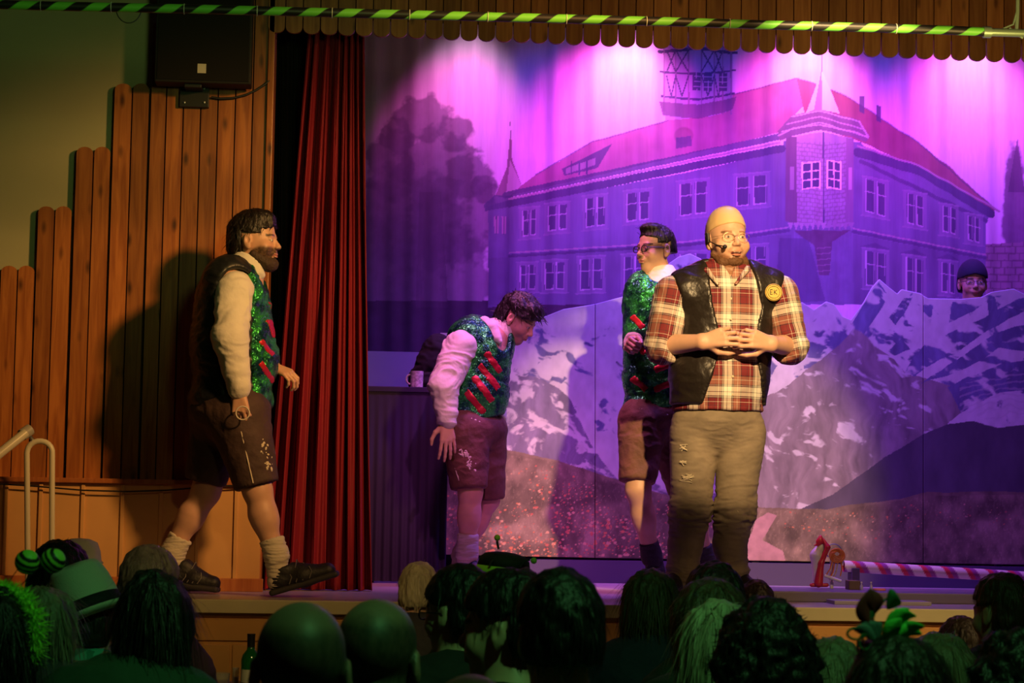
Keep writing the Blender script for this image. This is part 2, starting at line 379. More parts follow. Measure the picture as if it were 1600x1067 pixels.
# stepped pine boards
mb = MB(); cnt = []
edges = [(-58,-31,515),(-31,-4,515),(-2,25,415),(25,52,415),(53,80,322),(80,107,322),(110,138,229),(138,165,229),(167,196,130),(196,223,130),(225,250,32),(250,277,32)] + [(277+27.2*i, 277+27.2*(i+1), -160) for i in range(5)]
def rounded(x0, x1, z0, z1, up=True, n=9):
    r = (x1-x0)/2*0.98; cx = (x0+x1)/2; pts = []
    h = r*0.75
    arc = [(cx+r*math.cos(t), h*math.sin(t)) for t in np.linspace(0, math.pi, n)]
    if up: return [(x0, z0), (x1, z0)]+[(x, z1-h+z) for x, z in arc]
    return [(x1, z1), (x0, z1)]+[(2*cx-x, z0+h-z) for x, z in arc]
nv = None
for (x0, x1, ty) in edges:
    X0, X1 = xw(x0+0.9, 500, YW), xw(x1-0.9, 500, YW); zt = zw((x0+x1)/2, ty, YW); zb = zw((x0+x1)/2, 756, YW)
    s0 = len(mb.v); mb.prism(rounded(X0, X1, zb, zt), YW, YW+0.022); nv = len(mb.v)-s0
me = mb.mesh(M_pine); boardcol(me, nv); new_obj('trim_1', me, kind='structure')
# dark joint backing behind boards so gaps read dark
mb = MB()
for (x0, x1, ty) in edges:
    X0, X1 = xw(x0+3, 500, YW), xw(x1+1.5, 500, YW)
    mb.box((X0, YW+0.022, zw(x0, 756, YW)), (X1, YW+0.045, zw(x0, ty+14, YW)))
make('trim_2', mb, M_gap, kind='structure')
# corner post of the proscenium opening
xa, xb = xw(411, 400, YW), xw(421, 400, YW)
mb = MB().box((xa, YW-0.02, STZ), (xb, YW+0.30, zw(415, -160, YW))); me = mb.mesh(M_pine, bevel=0.004); set_col(me, np.full((len(me.vertices), 3), 0.7)); new_obj('trim_3', me, kind='structure')
# lower ochre dado with battens
zt, zb = zw(200, 754, YW-0.06), STZ+0.06
mb = MB().box((xw(-200, 800, YW), YW-0.045, STZ), (xw(408, 800, YW-0.045), YW+0.05, zt))
make('trim_9', mb, M_ochre, kind='structure')
mb = MB()
for x in (-120, -60, 8, 62, 128, 190, 250, 308, 368):
    X = xw(x, 830, YW-0.05); mb.box((X-0.009, YW-0.056, zb), (X+0.009, YW-0.044, zt-0.01))
me = mb.mesh(M_ochre, bevel=0.003); new_obj('trim_4', me, kind='structure')
mb = MB().box((xw(-200, 750, YW), YW-0.075, zt-0.005), (xw(409, 750, YW-0.07), YW+0.03, zt+0.018)); me = mb.mesh(M_base, bevel=0.004); set_col(me, np.full((len(me.vertices), 3), 0.4)); new_obj('trim_5', me, kind='structure')
mb = MB().box((xw(-200, 910, YW), YW-0.075, STZ), (xw(411, 910, YW-0.07), YW-0.04, STZ+0.062)); me = mb.mesh(M_base, bevel=0.004); set_col(me, np.full((len(me.vertices), 3), 0.6)); new_obj('baseboard_left', me, kind='structure')
# valance of scalloped boards
mb = MB(); YV = YW-0.02
x = 418.0; k = 0
while x < 1720:
    w_ = 27.4
    yb = 51+(x+14-432)*0.0402
    X0, X1 = xw(x+0.6, 60, YV), xw(x+w_-0.6, 60, YV)
    s0 = len(mb.v); mb.prism(rounded(X0, X1, zw(x+14, yb, YV), zw(x+14, -260, YV), False), YV, YV+0.022); nv = len(mb.v)-s0; x += w_
me = mb.mesh(M_val); boardcol(me, nv); new_obj('trim_6', me, kind='structure')
mb = MB().box((xw(418, 20, YV), YV+0.022, zw(800, 38, YV)), (xw(1720, 20, YV), YV+0.035, zw(800, -260, YV)))
make('trim_7', mb, M_gap, kind='structure')
# stage: floor slab, lip, front boards
XL, XR = -3.2, 5.6
make('floor', MB().box((XL, YL+0.02, STZ-0.05), (XR, 13.6, STZ)), M_floor, kind='structure')
make('trim_10', MB().box((XL, YL, STZ-0.058), (XR, YL+0.05, STZ+0.001)), M_lip, kind='structure', bevel=0.004)
make('trim_11', MB().box((XL, YL+0.035, STZ-0.075), (XR, YL+0.08, STZ-0.05)), M_ochre, kind='structure')
mb = MB().box((XL, YL+0.05, 0), (XR, YL+0.12, STZ-0.06)); make('wall_front', mb, M_front, kind='structure')
mb = MB(); YF = YL+0.05
zj = zw(950, 1012, YF)
mb.box((XL, YF-0.012, zj+0.012), (XR, YF, STZ-0.085))
x = XL
while x < XR:
    mb.box((x+0.006, YF-0.012, 0.03), (x+0.275-0.006, YF, zj-0.006)); x += 0.275
me = mb.mesh(M_front, bevel=0.003); new_obj('trim_8', me, kind='structure')
# hall
make('floor', MB().box((-5, -2.5, -0.1), (7.5, YL+0.05, 0)), M_hall, kind='structure')
make('wall_right', MB().box((6.6, -2.5, 0), (6.75, YW+0.2, 6.4)), M_wallp, kind='structure')
make('wall_back', MB().box((-5, -2.65, 0), (6.75, -2.5, 6.4)), M_wallp, kind='structure')
make('ceiling', MB().box((-5, -2.6, 6.4), (7.5, 14.2, 6.5)), M_wallp, kind='structure')
M_dark = mat('stage_black_cloth', (0.02, 0.018, 0.03), 0.9)
make('wall_back', MB().box((XL, 13.6, 0), (XR+1.2, 13.7, 6.4)), M_dark, kind='structure')
make('wall_right', MB().box((XR, YW+0.1, STZ), (XR+0.1, 13.6, 6.4)), M_dark, kind='structure')
make('wall_left', MB().box((-1.4, YW+0.2, STZ), (-1.3, 13.6, 6.4)), M_dark, kind='structure')
make('wall_left', MB().box((-5.1, -2.5, 0), (-5, YW+0.2, 6.4)), M_wallp, kind='structure')
# ---------------------------------------------------------------- painted cloth
def inpoly(x, y, poly):
    poly = np.array(poly, float); r = np.zeros(x.shape, bool); m = (x >= poly[:, 0].min()) & (x <= poly[:, 0].max()) & (y >= poly[:, 1].min()) & (y <= poly[:, 1].max())
    X, Y = x[m], y[m]; c = np.zeros(X.shape, bool); j = len(poly)-1
    for i in range(len(poly)):
        xi, yi = poly[i]; xj, yj = poly[j]
        if yi != yj: c ^= ((yi > Y) != (yj > Y)) & (X < (xj-xi)*(Y-yi)/(yj-yi)+xi)
        j = i
    r[m] = c; return r
def near(x, y, pts, wd):
    r = np.zeros(x.shape, bool)
    for (x0, y0), (x1, y1) in zip(pts[:-1], pts[1:]):
        m = (x > min(x0, x1)-wd) & (x < max(x0, x1)+wd) & (y > min(y0, y1)-wd) & (y < max(y0, y1)+wd)
        X, Y = x[m], y[m]; dx, dy = x1-x0, y1-y0; t = np.clip(((X-x0)*dx+(Y-y0)*dy)/(dx*dx+dy*dy+1e-9), 0, 1)
        r[m] |= np.hypot(X-x0-t*dx, Y-y0-t*dy) < wd/2
    return r
class Paint:
    def __init__(s, x, y): s.x, s.y = x, y; s.c = np.zeros(x.shape+(3,), np.float32)
    def poly(s, pts, col, a=1.0, tex=0, sc=0.06):
        m = inpoly(s.x, s.y, pts); c = np.array(col, float)*np.ones((m.sum(), 1))
        if tex: c *= (1-tex+2*tex*n2(s.x[m]*sc, s.y[m]*sc, 3, 5))[:, None]
        s.c[m] = s.c[m]*(1-a)+c*a
    def line(s, pts, col, wd=2, a=1.0):
        m = near(s.x, s.y, pts, wd); s.c[m] = s.c[m]*(1-a)+np.array(col)*a
    def blob(s, cx, cy, rx, ry, col, a=0.8, ed=0.5, sc=0.05, seed=0):
        m = (abs(s.x-cx) < rx*1.5) & (abs(s.y-cy) < ry*1.5); X, Y = s.x[m], s.y[m]
        d = np.hypot((X-cx)/rx, (Y-cy)/ry)+ed*(n2(X*sc, Y*sc, 4, seed)-0.5)*1.4
        k = np.clip((1-d)*6, 0, 1)*a; c = np.array(col)*(0.7+0.6*n2(X*0.09, Y*0.09, 4, seed+3))[:, None]
        s.c[m] = s.c[m]*(1-k[:, None])+c*k[:, None]
    def rect4(s, x0, y0, x1, y1, sk): return [(x0, y0), (x1, y0+sk), (x1, y1+sk), (x0, y1)]
DK, WL, WL2, RF, LT = (0.075, 0.075, 0.15), (0.15, 0.15, 0.26), (0.13, 0.13, 0.23), (0.32, 0.15, 0.24), (0.42, 0.38, 0.5)
TF = (0.22, 0.20, 0.31)
def window(p, x0, y0, x1, y1, sk=0.0, ped=0):
    f = TF; p.poly([(x0-5, y0-5-sk*0.2), (x1+5, y0-5+sk), (x1+5, y1+6+sk), (x0-5, y1+6)], TF, 0.55)
    p.line([(x0-5, y0-5), (x1+5, y0-5+sk)], TF, 2.4); p.line([(x0-6, y1+6), (x1+6, y1+6+sk)], TF, 2.4)
    if ped: p.poly([(x0-8, y0-7), ((x0+x1)/2, y0-15+sk/2), (x1+8, y0-7+sk)], DK, 0.6)
    w2 = (x1-x0); g = w2*0.12
    for (a, b) in ((x0, x0+w2/2-g/2), (x0+w2/2+g/2, x1)):
        s0 = sk*(a-x0)/w2; s1 = sk*(b-x0)/w2; p.poly([(a, y0+s0), (b, y0+s1), (b, y1+s1), (a, y1+s0)], DK)
        p.line([(a+1, y0+s0), (a+1, y1+s0), (b-1, y1+s1)], LT, 1.7); p.line([(a, (y0*0.62+y1*0.38)+s0), (b, (y0*0.62+y1*0.38)+s1)], LT, 1.5, 0.8)
        p.line([(b-1, y0+s1), (b-1, y1+s1)], LT, 1.0, 0.5)
def castle(x, y):
    p = Paint(x, y); n = n2(x*0.006, y*0.01, 4, 1)
    p.c[:] = np.array((0.62, 0.52, 0.66))*(0.82+0.36*n)[..., None]
    cl = np.clip((n2(x*0.008, y*0.02, 4, 9)-0.5)*4, 0, 1)[..., None]; p.c = p.c*(1-0.2*cl)+np.array((0.8, 0.75, 0.82))*0.2*cl
    # left side of the print darkened, and trees
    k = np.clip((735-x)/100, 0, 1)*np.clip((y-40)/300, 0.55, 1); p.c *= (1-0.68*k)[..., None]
    T = (0.10, 0.075, 0.13)
    for i, (cx, cy, rx, ry) in enumerate([(661,186,46,36),(712,206,32,30),(620,215,26,30),(612,262,45,60),(680,262,62,62),(730,275,42,38),(640,345,88,85),(712,350,78,80),(600,420,60,90),(690,440,90,90),(757,292,22,24)]):
        p.blob(cx, cy, rx, ry, T, 0.75, 0.7, 0.055, i)
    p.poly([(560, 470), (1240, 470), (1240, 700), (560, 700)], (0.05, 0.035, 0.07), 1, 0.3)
    p.poly([(655, 300), (690, 300), (700, 480), (650, 480)], (0.07, 0.05, 0.09), 0.5)
    # cypress, stone wall
    p.blob(1585, 330, 20, 115, (0.10, 0.075, 0.13), 0.85, 0.35, 0.09, 4); p.poly([(1575, 300), (1590, 215), (1600, 300)], (0.10, 0.08, 0.13), 0.8)
    p.poly([(1536, 382), (1700, 372), (1700, 520), (1536, 520)], (0.26, 0.21, 0.25), 1, 0.25)
    m = inpoly(x, y, [(1536, 382), (1700, 372), (1700, 520), (1536, 520)])
    g = ((y[m]+2*n2(x[m]*0.2, y[m]*0.2, 2, 3)) % 11 < 2) | (((x[m]+5*np.floor(y[m]/11)*2.3) % 17) < 2); c = p.c[m]; c[g] *= 0.6; p.c[m] = c
    # main roofs
    Lr = [(796,306),(813,291),(837,273),(877,251),(924,222),(1032,192),(1080,171),(1141,149),(1245,122),(1260,160),(1215,208),(1080,240)]
    p.poly(Lr, RF, 1, 0.3, 0.03); Rr = [(1245,122),(1316,146),(1360,175),(1434,222),(1485,262),(1556,328),(1546,330),(1434,262),(1345,222),(1260,190)]
    p.poly(Rr, (0.24, 0.10, 0.14), 1, 0.3, 0.03); p.line([(837,273),(924,222),(1032,192),(1141,149),(1245,122),(1316,146),(1434,222),(1556,328)], DK, 2.0, 0.7)
    for t in range(0, 420, 9): p.line([(830+t, 300), (845+t*1.02, 180)], (0.2, 0.08, 0.12), 1.0, 0.0)
    p.poly([(1343,150),(1350,150),(1350,178),(1343,174)], DK, 0.9); p.poly([(1369,164),(1377,166),(1377,192),(1369,188)], DK, 0.9)
    # dormers
    p.poly([(878,264),(956,225),(934,262),(930,264),(882,274)], DK, 0.9); p.poly([(884,263),(930,247),(930,258),(884,272)], (0.34,0.26,0.33), 0.7)
    for xx in (893, 905, 917): p.line([(xx, 252), (xx, 272)], DK, 2)
    p.blob(1068, 212, 16, 15, (0.2, 0.1, 0.15), 0.8, 0.1); p.poly([(1056,215),(1080,212),(1080,228),(1056,232)], DK, 0.8)
    # round half-timbered tower
    tl, tr = 1036, 1144
    p.poly([(tl,58),(tr,58),(tr,172),(1110,182),(tl+4,188)], (0.34,0.28,0.42), 1, 0.15)
    for yy in (66, 77): p.line([(tl-6, yy+4), (1090, yy-2), (tr+6, yy+6)], DK, 5)
    p.line([(tl-4,112),(1090,116),(tr+4,110)], DK, 3); p.line([(tl-2,150),(1090,156),(tr+2,146)], DK, 3.5)
    for xx in (1038, 1056, 1076, 1096, 1116, 1130, 1142): p.line([(xx, 60), (xx, 178)], (0.2,0.15,0.24), 2.0)
    for a_, b_ in ((1042,1056),(1056,1076),(1116,1130),(1096,1116)):
        p.line([(a_,78),(b_,112)], DK, 2.2); p.line([(b_,78),(a_,112)], DK, 2.0); p.line([(a_,118),((a_+b_)/2,150)], DK, 2); p.line([(b_,118),((a_+b_)/2,150)], DK, 2)
    p.poly([(tl-6,158),(1090,164),(tr+6,152),(tr,172),(1090,186),(tl,180)], (0.14,0.1,0.16), 0.9)
    for xx in (1082, 1100, 1124):
        p.poly([(xx,114),(xx+12,114),(xx+12,142),(xx,142)], DK); 
        for q in (120, 128, 136): p.line([(xx, q), (xx+12, q)], LT, 1.1, 0.8)
        p.line([(xx+6,114),(xx+6,142)], LT, 1.1, 0.8)
    # left corner turret
    p.poly([(763,322),(796,312),(796,480),(763,480)], WL2, 1, 0.2); p.poly([(797,213),(799,213),(800,250),(815,290),(790,309),(774,306),(792,262)], (0.22,0.14,0.2)); p.poly([(797,250),(815,290),(797,306),(790,309)], (0.5,0.4,0.48), 0.8)
    p.poly([(756,320),(773,305),(800,305),(806,316),(800,322),(758,330)], DK, 0.9)
    for xx in (772, 784): p.poly([(xx,338),(xx+7,338),(xx+7,365),(xx,365)], (0.5,0.3,0.38), 0.5); p.line([(xx+3.5,338),(xx+3.5,365)], DK, 1.4)
    # walls
    p.poly([(1225,220),(1345,222),(1360,240),(1345,476),(1225,476)], WL, 1, 0.25)
    p.poly([(1340,225),(1440,262),(1548,330),(1540,350),(1434,300),(1340,262)], WL, 1, 0.2)
    p.poly([(796,322),(1080,268),(1225,236),(1240,240),(1240,476),(796,476)], WL, 1, 0.25, 0.02)
    p.poly([(1330,262),(1434,290),(1540,342),(1540,476),(1330,476)], WL, 1, 0.25, 0.02)
    p.line([(796,318),(1080,260),(1222,232)], DK, 12); p.line([(790,305),(1080,243),(1216,214)], DK, 10, 0.9); p.line([(796,311),(1080,251),(1218,223)], (0.34,0.26,0.32), 3.5)
    p.line([(1340,238),(1440,268),(1548,334)], DK, 14); p.line([(1340,228),(1434,258),(1562,330)], (0.33,0.25,0.32), 3); p.line([(1345,252),(1540,345)], DK, 6, 0.8)
    p.line([(796,400),(1080,382),(1232,360)], DK, 5, 0.85); p.line([(796,395),(1080,377),(1232,355)], (0.34,0.27,0.33), 2)
    p.line([(1333,362),(1539,403)], DK, 5, 0.85); p.line([(1333,357),(1539,398)], (0.34,0.27,0.33), 2)
    p.poly([(1218,372),(1262,372),(1290,470),(1210,476)], DK, 0.6)
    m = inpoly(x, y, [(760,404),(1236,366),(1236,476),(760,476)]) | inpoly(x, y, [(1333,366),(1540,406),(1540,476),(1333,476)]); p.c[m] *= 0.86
    for w_ in ((816,330,838,369,-3),(856,323,886,361,-4),(915,311,945,355,-4),(979,303,1014,346,-4),(1062,288,1104,337,-5),(1150,278,1198,322,-5)): window(p, *w_)
    for w_ in ((812,415,836,452,-1),(851,411,882,452,-1),(906,406,941,453,-2),(975,402,1004,452,-2),(1062,398,1104,452,-2),(1158,388,1196,440,-3)): window(p, *w_, ped=0)
    for w_ in ((1352,280,1384,330,8),(1417,302,1443,348,6),(1473,322,1493,361,5),(1512,337,1531,374,5)): window(p, *w_)
    for w_ in ((1352,392,1384,445,5),(1415,402,1442,455,5),(1471,410,1492,455,4),(1510,418,1528,455,4)): window(p, *w_, ped=1)
    # oriel tower
    p.poly([(1228,212),(1246,214),(1246,352),(1228,345)], (0.15,0.11,0.16)); p.poly([(1245,212),(1287,206),(1287,352),(1245,352)], (0.34,0.28,0.36), 1, 0.2)
    p.poly([(1287,206),(1333,216),(1333,352),(1287,356)], (0.27,0.23,0.33), 1, 0.2); p.poly([(1322,215),(1333,217),(1333,352),(1322,354)], (0.2,0.16,0.24))
    m = inpoly(x, y, [(1245,222),(1322,222),(1322,352),(1245,352)]); X, Y = x[m], y[m]+0.12*(x[m]-1287)*np.sign(x[m]-1287)
    g = ((Y+1.5*n2(X*0.15, Y*0.15, 2, 1)) % 6.5 < 1.8) | (((X+4*(np.floor(Y/6.5) % 2)) % 8 < 1.3)); c = p.c[m]; c[g] *= 0.72; p.c[m] = c
    p.line([(1287,206),(1287,356)], DK, 2)
    for (a_, b_, c_, d_, s_) in ((1254,254,1281,294,-3),(1293,252,1314,294,3)):
        p.poly([(a_,b_-s_/2),(c_,b_+s_/2),(c_,d_+s_/2),(a_,d_-s_/2)], DK)
        for q in (0, .5, 1): p.line([(a_+(c_-a_)*q, b_), (a_+(c_-a_)*q, d_)], (0.85,0.68,0.74), 2.4)
        for q in (0, .34, .67, 1): p.line([(a_, b_+(d_-b_)*q-s_/2), (c_, b_+(d_-b_)*q+s_/2)], (0.85,0.68,0.74), 1.9)
    p.poly([(1326,262),(1331,262),(1331,296),(1326,296)], (0.4,0.32,0.4)); p.poly([(1234,260),(1241,260),(1241,296),(1234,296)], (0.3,0.24,0.3))
    for i in range(12):
        xx = 1231+i*8.6; p.poly([(xx,348),(xx+8.6,348),(xx+4.3,360)], (0.34,0.28,0.36) if i < 7 else (0.25,0.21,0.3))
    p.poly([(1240,360),(1328,360),(1300,378),(1296,430),(1280,430),(1272,384)], (0.11,0.08,0.13), 0.95, 0.3)
    for t in range(5): p.line([(1276,388+t*9),(1298,386+t*9)], (0.3,0.24,0.3), 1.5, 0.5)
    p.poly([(1215,205),(1238,180),(1282,171),(1343,188),(1358,215),(1352,222),(1333,214),(1282,203),(1240,212),(1218,220)], (0.16,0.12,0.18))
    for t, cc in ((0, LT), (9, (0.4,0.33,0.42)), (18, LT)): p.line([(1238-t*0.9,182+t*1.3),(1282,173+t),(1343+t*0.6,190+t*1.3)], cc, 2.0, 0.85)
    p.line([(1216,212),(1240,200),(1282,195),(1340,207),(1356,216)], (0.45,0.38,0.48), 2, 0.8); p.line([(1343,190),(1356,214)], LT, 2.4, 0.8)
    p.poly([(1284,108),(1272,172),(1259,177)], (0.62,0.52,0.6)); p.poly([(1284,108),(1285,172),(1271,174)], (0.3,0.2,0.28)); p.poly([(1284,108),(1313,177),(1285,172)], (0.68,0.58,0.66))
    p.line([(1284.5,80),(1284,112)], DK, 1.6); p.line([(797.5,190),(797.5,216)], DK, 1.2)
    # fine upright streaks of varying tone over the cloth print
    p.c *= (0.9+0.2*n2(x*0.5, y*0.04, 2, 8))[..., None]
    return np.clip(p.c, 0, 1)
YB = 12.9
def clothgrid(x0, x1, ztop, zbot, Y, nx, nz, wav):
    X = np.linspace(x0, x1, nx); Z = np.linspace(zbot, ztop, nz); XX, ZZ = np.meshgrid(X, Z, indexing='ij')
    YY = Y+wav(XX, ZZ); V = np.stack([XX, YY, ZZ], -1).reshape(-1, 3)
    i = np.arange((nx-1)*nz).reshape(nx-1, nz)[:, :-1].ravel(); Fc = np.stack([i, i+nz, i+nz+1, i+1], 1); return V, Fc, XX, ZZ
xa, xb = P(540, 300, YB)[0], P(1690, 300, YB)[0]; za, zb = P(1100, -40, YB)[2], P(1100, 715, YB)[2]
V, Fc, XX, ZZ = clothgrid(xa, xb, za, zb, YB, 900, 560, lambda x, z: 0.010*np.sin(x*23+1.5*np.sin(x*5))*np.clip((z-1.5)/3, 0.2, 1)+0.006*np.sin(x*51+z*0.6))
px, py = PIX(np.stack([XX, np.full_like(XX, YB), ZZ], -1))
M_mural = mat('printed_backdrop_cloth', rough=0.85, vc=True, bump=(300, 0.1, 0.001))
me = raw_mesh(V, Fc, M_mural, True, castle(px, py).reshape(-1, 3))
new_obj('backdrop_cloth', me, None, 'tall printed backdrop cloth of a half-timbered palace with towers and trees, lit pink and blue', 'backdrop')
# ---------------------------------------------------------------- mountain flats
SIL = [(676,705),(700,660),(735,610),(780,545),(830,508),(850,495),(880,483),(930,475),(985,460),(1010,440),(1040,415),(1060,401),(1078,396),(1095,404),(1130,440),(1165,478),(1195,500),(1232,485),(1253,472),(1272,484),(1291,471),(1303,475),(1316,494),(1330,500),(1350,472),(1362,450),(1374,436),(1387,447),(1402,459),(1409,452),(1437,458),(1450,466),(1503,467),(1534,464),(1550,456),(1584,451),(1600,459),(1640,480),(1700,470)]
BOT = [(676,866),(940,872),(1440,880),(1700,884)]
def mountain(x, y):
    nz1, nz2 = n2(x*0.013, y*0.013, 5, 11)-0.5, n2(x*0.013, y*0.013, 5, 12)-0.5
    wx = x+70*nz1; wy = y+60*nz2
    f = n2(wx*0.03+wy*0.02, wy*0.06-wx*0.03, 6, 2); f2 = n2(x*0.10, y*0.06, 4, 6); fs = n2(wx*0.10, wy*0.022, 5, 14)
    snow = np.array((0.64, 0.56, 0.66)); rock = np.array((0.25, 0.19, 0.235)); blue = np.array((0.14, 0.125, 0.30))
    top = np.interp(x, [q[0] for q in SIL], [q[1] for q in SIL])
    bias = np.full(x.shape, -0.16, np.float32); tone = np.zeros(x.shape, np.float32)   # tone 1: grey rock, 0: blue-shaded
    def reg(pts, b, t=None, j=1.0):
        m = inpoly(x+(wx-x)*j*0.5, y+(wy-y)*j*0.5, pts); bias[m] = b
        if t is not None: tone[m] = t
    reg([(1330,506),(1350,520),(1375,540),(1416,575),(1450,592),(1490,603),(1506,637),(1440,690),(1380,740),(1290,800),(1130,800),(1130,650),(1200,620),(1262,580),(1290,540)], 0.42, 1)
    reg([(1130,470),(1190,505),(1215,560),(1190,620),(1120,640)], 0.12, 0)
    reg([(1255,520),(1262,580),(1290,560),(1335,512),(1310,496),(1280,510)], 0.20, 0)
    reg([(1372,440),(1356,462),(1328,512),(1352,520),(1378,478),(1386,460)], 0.4, 0, 0.3)
    for q in ([(1412,460),(1428,462),(1400,506),(1388,494)],[(1448,468),(1464,468),(1458,504),(1446,498)],[(1490,470),(1540,468),(1520,484),(1485,502)],[(1415,580),(1445,540),(1500,512),(1560,484),(1610,462),(1610,484),(1545,514),(1500,548),(1455,568),(1430,586)],[(1440,598),(1500,558),(1560,516),(1640,500),(1640,560),(1560,540),(1500,580)],[(1480,604),(1560,568),(1640,556),(1640,606),(1560,614),(1500,644)],[(1390,548),(1412,528),(1425,545),(1400,556)],[(1538,456),(1554,462),(1560,502),(1545,500)]): reg(q, 0.30, 0, 0.6)
    reg([(676,705),(735,640),(790,585),(850,600),(905,640),(930,690),(975,720),(1010,780),(880,735),(780,715),(676,716)], 0.26, 0.5)
    reg([(1010,490),(1060,480),(1110,530),(1140,640),(1130,790),(1000,770),(985,640),(965,570)], 0.22, 0.6)
    reg([(895,590),(935,640),(962,690),(995,740),(965,750),(920,690),(900,650),(875,600)], -0.3, 0, 0.5)
    bias -= 0.30*np.clip(1-(y-top)/16, 0, 1)
    R = np.clip((bias+2.1*(f-0.5)-0.03)*7, 0, 1)
    rc_ = rock*tone[..., None]+blue*(1-tone[..., None])
    rc_ = rc_*(0.45+1.15*fs)[..., None]*(0.85+0.3*f2)[..., None]
    c = (snow*(0.78+0.4*f2)[..., None])*(1-R[..., None])+rc_*R[..., None]
    # grooved glacier lines
    m = inpoly(x, y, [(1500,600),(1640,570),(1640,650),(1540,655),(1500,640)]); g = ((y[m]+0.3*x[m]+24*n2(x[m]*0.03, y[m]*0.03, 3, 4)) % 10 < 3); cc = c[m]; cc[g] = cc[g]*0.6+np.array((0.5,0.42,0.52))*0.4; c[m] = cc
    def reg2(pts, col, tex=0.35, sc=(0.05, 0.02), a=1.0, seed=3, jit=1.0):
        m = inpoly(x+(wx-x)*jit*0.4, y+(wy-y)*jit*0.4, pts); t = n2(x[m]*sc[0], y[m]*sc[1], 5, seed)
        c[m] = c[m]*(1-a)+a*np.array(col)*(1-tex+2*tex*t)[..., None]
    reg2([(1240,800),(1300,775),(1381,715),(1440,680),(1480,662),(1520,658),(1560,668),(1640,660),(1640,790),(1240,800)], (0.085,0.065,0.11), 0.4, (0.05, 0.02), jit=0.3)
    reg2([(660,695),(780,700),(870,718),(980,755),(1050,775),(1180,792),(1290,797),(1380,782),(1450,770),(1720,766),(1720,900),(660,900)], (0.19,0.13,0.10), 0.75, (0.09, 0.05), jit=0.4)
    dk = n2(wx*0.018, wy*0.03, 3, 41); my = inpoly(x, y, [(660,700),(780,705),(870,722),(980,760),(1050,778),(1180,795),(1290,800),(1450,775),(1720,770),(1720,900),(660,900)])
    c[my] *= (0.62+0.8*np.clip((dk[my]-0.35)*3, 0, 1))[:, None]
    st = (n2(x*0.45, y*0.22, 4, 21) > 0.62) & my; c[st] = c[st]*1.1+np.array((0.04,0.03,0.02))
    reg2([(1180,812),(1200,800),(1215,806),(1200,830),(1190,845),(1225,862),(1230,880),(1160,880),(1155,850),(1172,835)], (0.50,0.26,0.29), 0.3, (0.1, 0.1), jit=0.5)
    rs = np.random.RandomState(3); xs = rs.uniform(680, 1640, 7000); ys = rs.uniform(703, 870, 7000); dens = n2(xs*0.02, ys*0.035, 3, 31)
    lim = np.interp(xs, [680,780,870,980,1150,1290,1450,1640], [706,710,730,770,796,802,780,775])
    k = (ys > lim) & (((xs < 1160) & (rs.rand(7000) < np.clip((dens-0.40)*4, 0, 1)*0.75)) | ((xs > 1225) & (abs(ys-(812+12*np.sin(xs*0.02))) < 22) & (rs.rand(7000) < 0.22)))
    for fx, fy, u in zip(xs[k], ys[k], rs.rand(k.sum())):
        r = (0.7+1.5*u**3)*(0.55+0.6*(fy-700)/160)*(1.0 if fx < 1160 else 0.7); i0 = np.searchsorted(colx, [fx-r*1.6, fx+r*1.6]) if colx is not None else (0, x.shape[0])
        X, Y = x[i0[0]:i0[1]], y[i0[0]:i0[1]]
        if X.size == 0: continue
        m = np.hypot((X-fx)/1.3, Y-fy) < r; c[i0[0]:i0[1]][m] = ((0.62, 0.20, 0.10), (0.5, 0.13, 0.10), (0.62, 0.34, 0.22))[int(u*97) % 3]
    m = near(x, y, SIL, 2.6); c[m] = c[m]*0.4+np.array((0.7,0.62,0.72))*0.6
    return np.clip(c, 0, 1)
YM = 12.0
M_mtn = mat('printed_mountain_board', rough=0.7, vc=True)
flats = [(676, 929.2), (930.2, 1442.4), (1443.4, 1700)]
rt = empty('mountain_flat', 'low wide scenic cut-out of snowy mountains above a flower meadow, standing on stage', 'stage scenery', loc=P(1100, 905, YM))
base = np.array(rt.location)
for (x0, x1) in flats:
    nx = int((x1-x0)/1.25); nz = 380; u = np.linspace(x0, x1, nx)
    bx_ = np.array([P(q, np.interp(q, [b[0] for b in BOT], [b[1] for b in BOT]), YM) for q in u]); tp = np.array([P(q, np.interp(q, [b[0] for b in SIL], [b[1] for b in SIL]), YM) for q in u])
    t = np.linspace(0, 1, nz)[None, :, None]; G = bx_[:, None]*(1-t)+tp[:, None]*t
    px, py = PIX(G); colx = u; C = mountain(px, py)
    V = np.concatenate([G.reshape(-1, 3), G.reshape(-1, 3)[:]+(0, 0.02, 0)]) - base
    n1 = nx*nz; i = np.arange((nx-1)*nz).reshape(nx-1, nz)[:, :-1].ravel(); Fr = np.stack([i, i+nz, i+nz+1, i+1], 1); Bk = Fr[:, ::-1]+n1
    ed = []
    tt = np.arange(nx-1)*nz+nz-1; ed.append(np.stack([tt, tt+nz, tt+nz+n1, tt+n1], 1)); bb = np.arange(nx-1)*nz; ed.append(np.stack([bb+n1, bb+nz+n1, bb+nz, bb], 1))
    l = np.arange(nz-1); ed.append(np.stack([l, l+1, l+1+n1, l+n1], 1)); r_ = l+(nx-1)*nz; ed.append(np.stack([r_+n1, r_+1+n1, r_+1, r_], 1))
    me = raw_mesh(V, np.concatenate([Fr, Bk]+ed), M_mtn, False, np.tile(C.reshape(-1, 3), (2, 1))); new_obj('flat_panel', me, rt)
M_riser = mat('blue_black_riser_paint', (0.07, 0.05, 0.12), 0.7)
x0, x1 = P(676, 880, YM)[0], P(1720, 880, YM)[0]
mb = MB(); X0 = x0; zt_ = P(1100, 878, YM)[2]
mb.box((P(712, 880, YM)[0], YM-0.03, STZ), (x1, YM+0.10, zt_)); make('riser', mb, M_riser, None, 'long low dark blue plinth under the mountain scenery, across the stage', 'plinth')
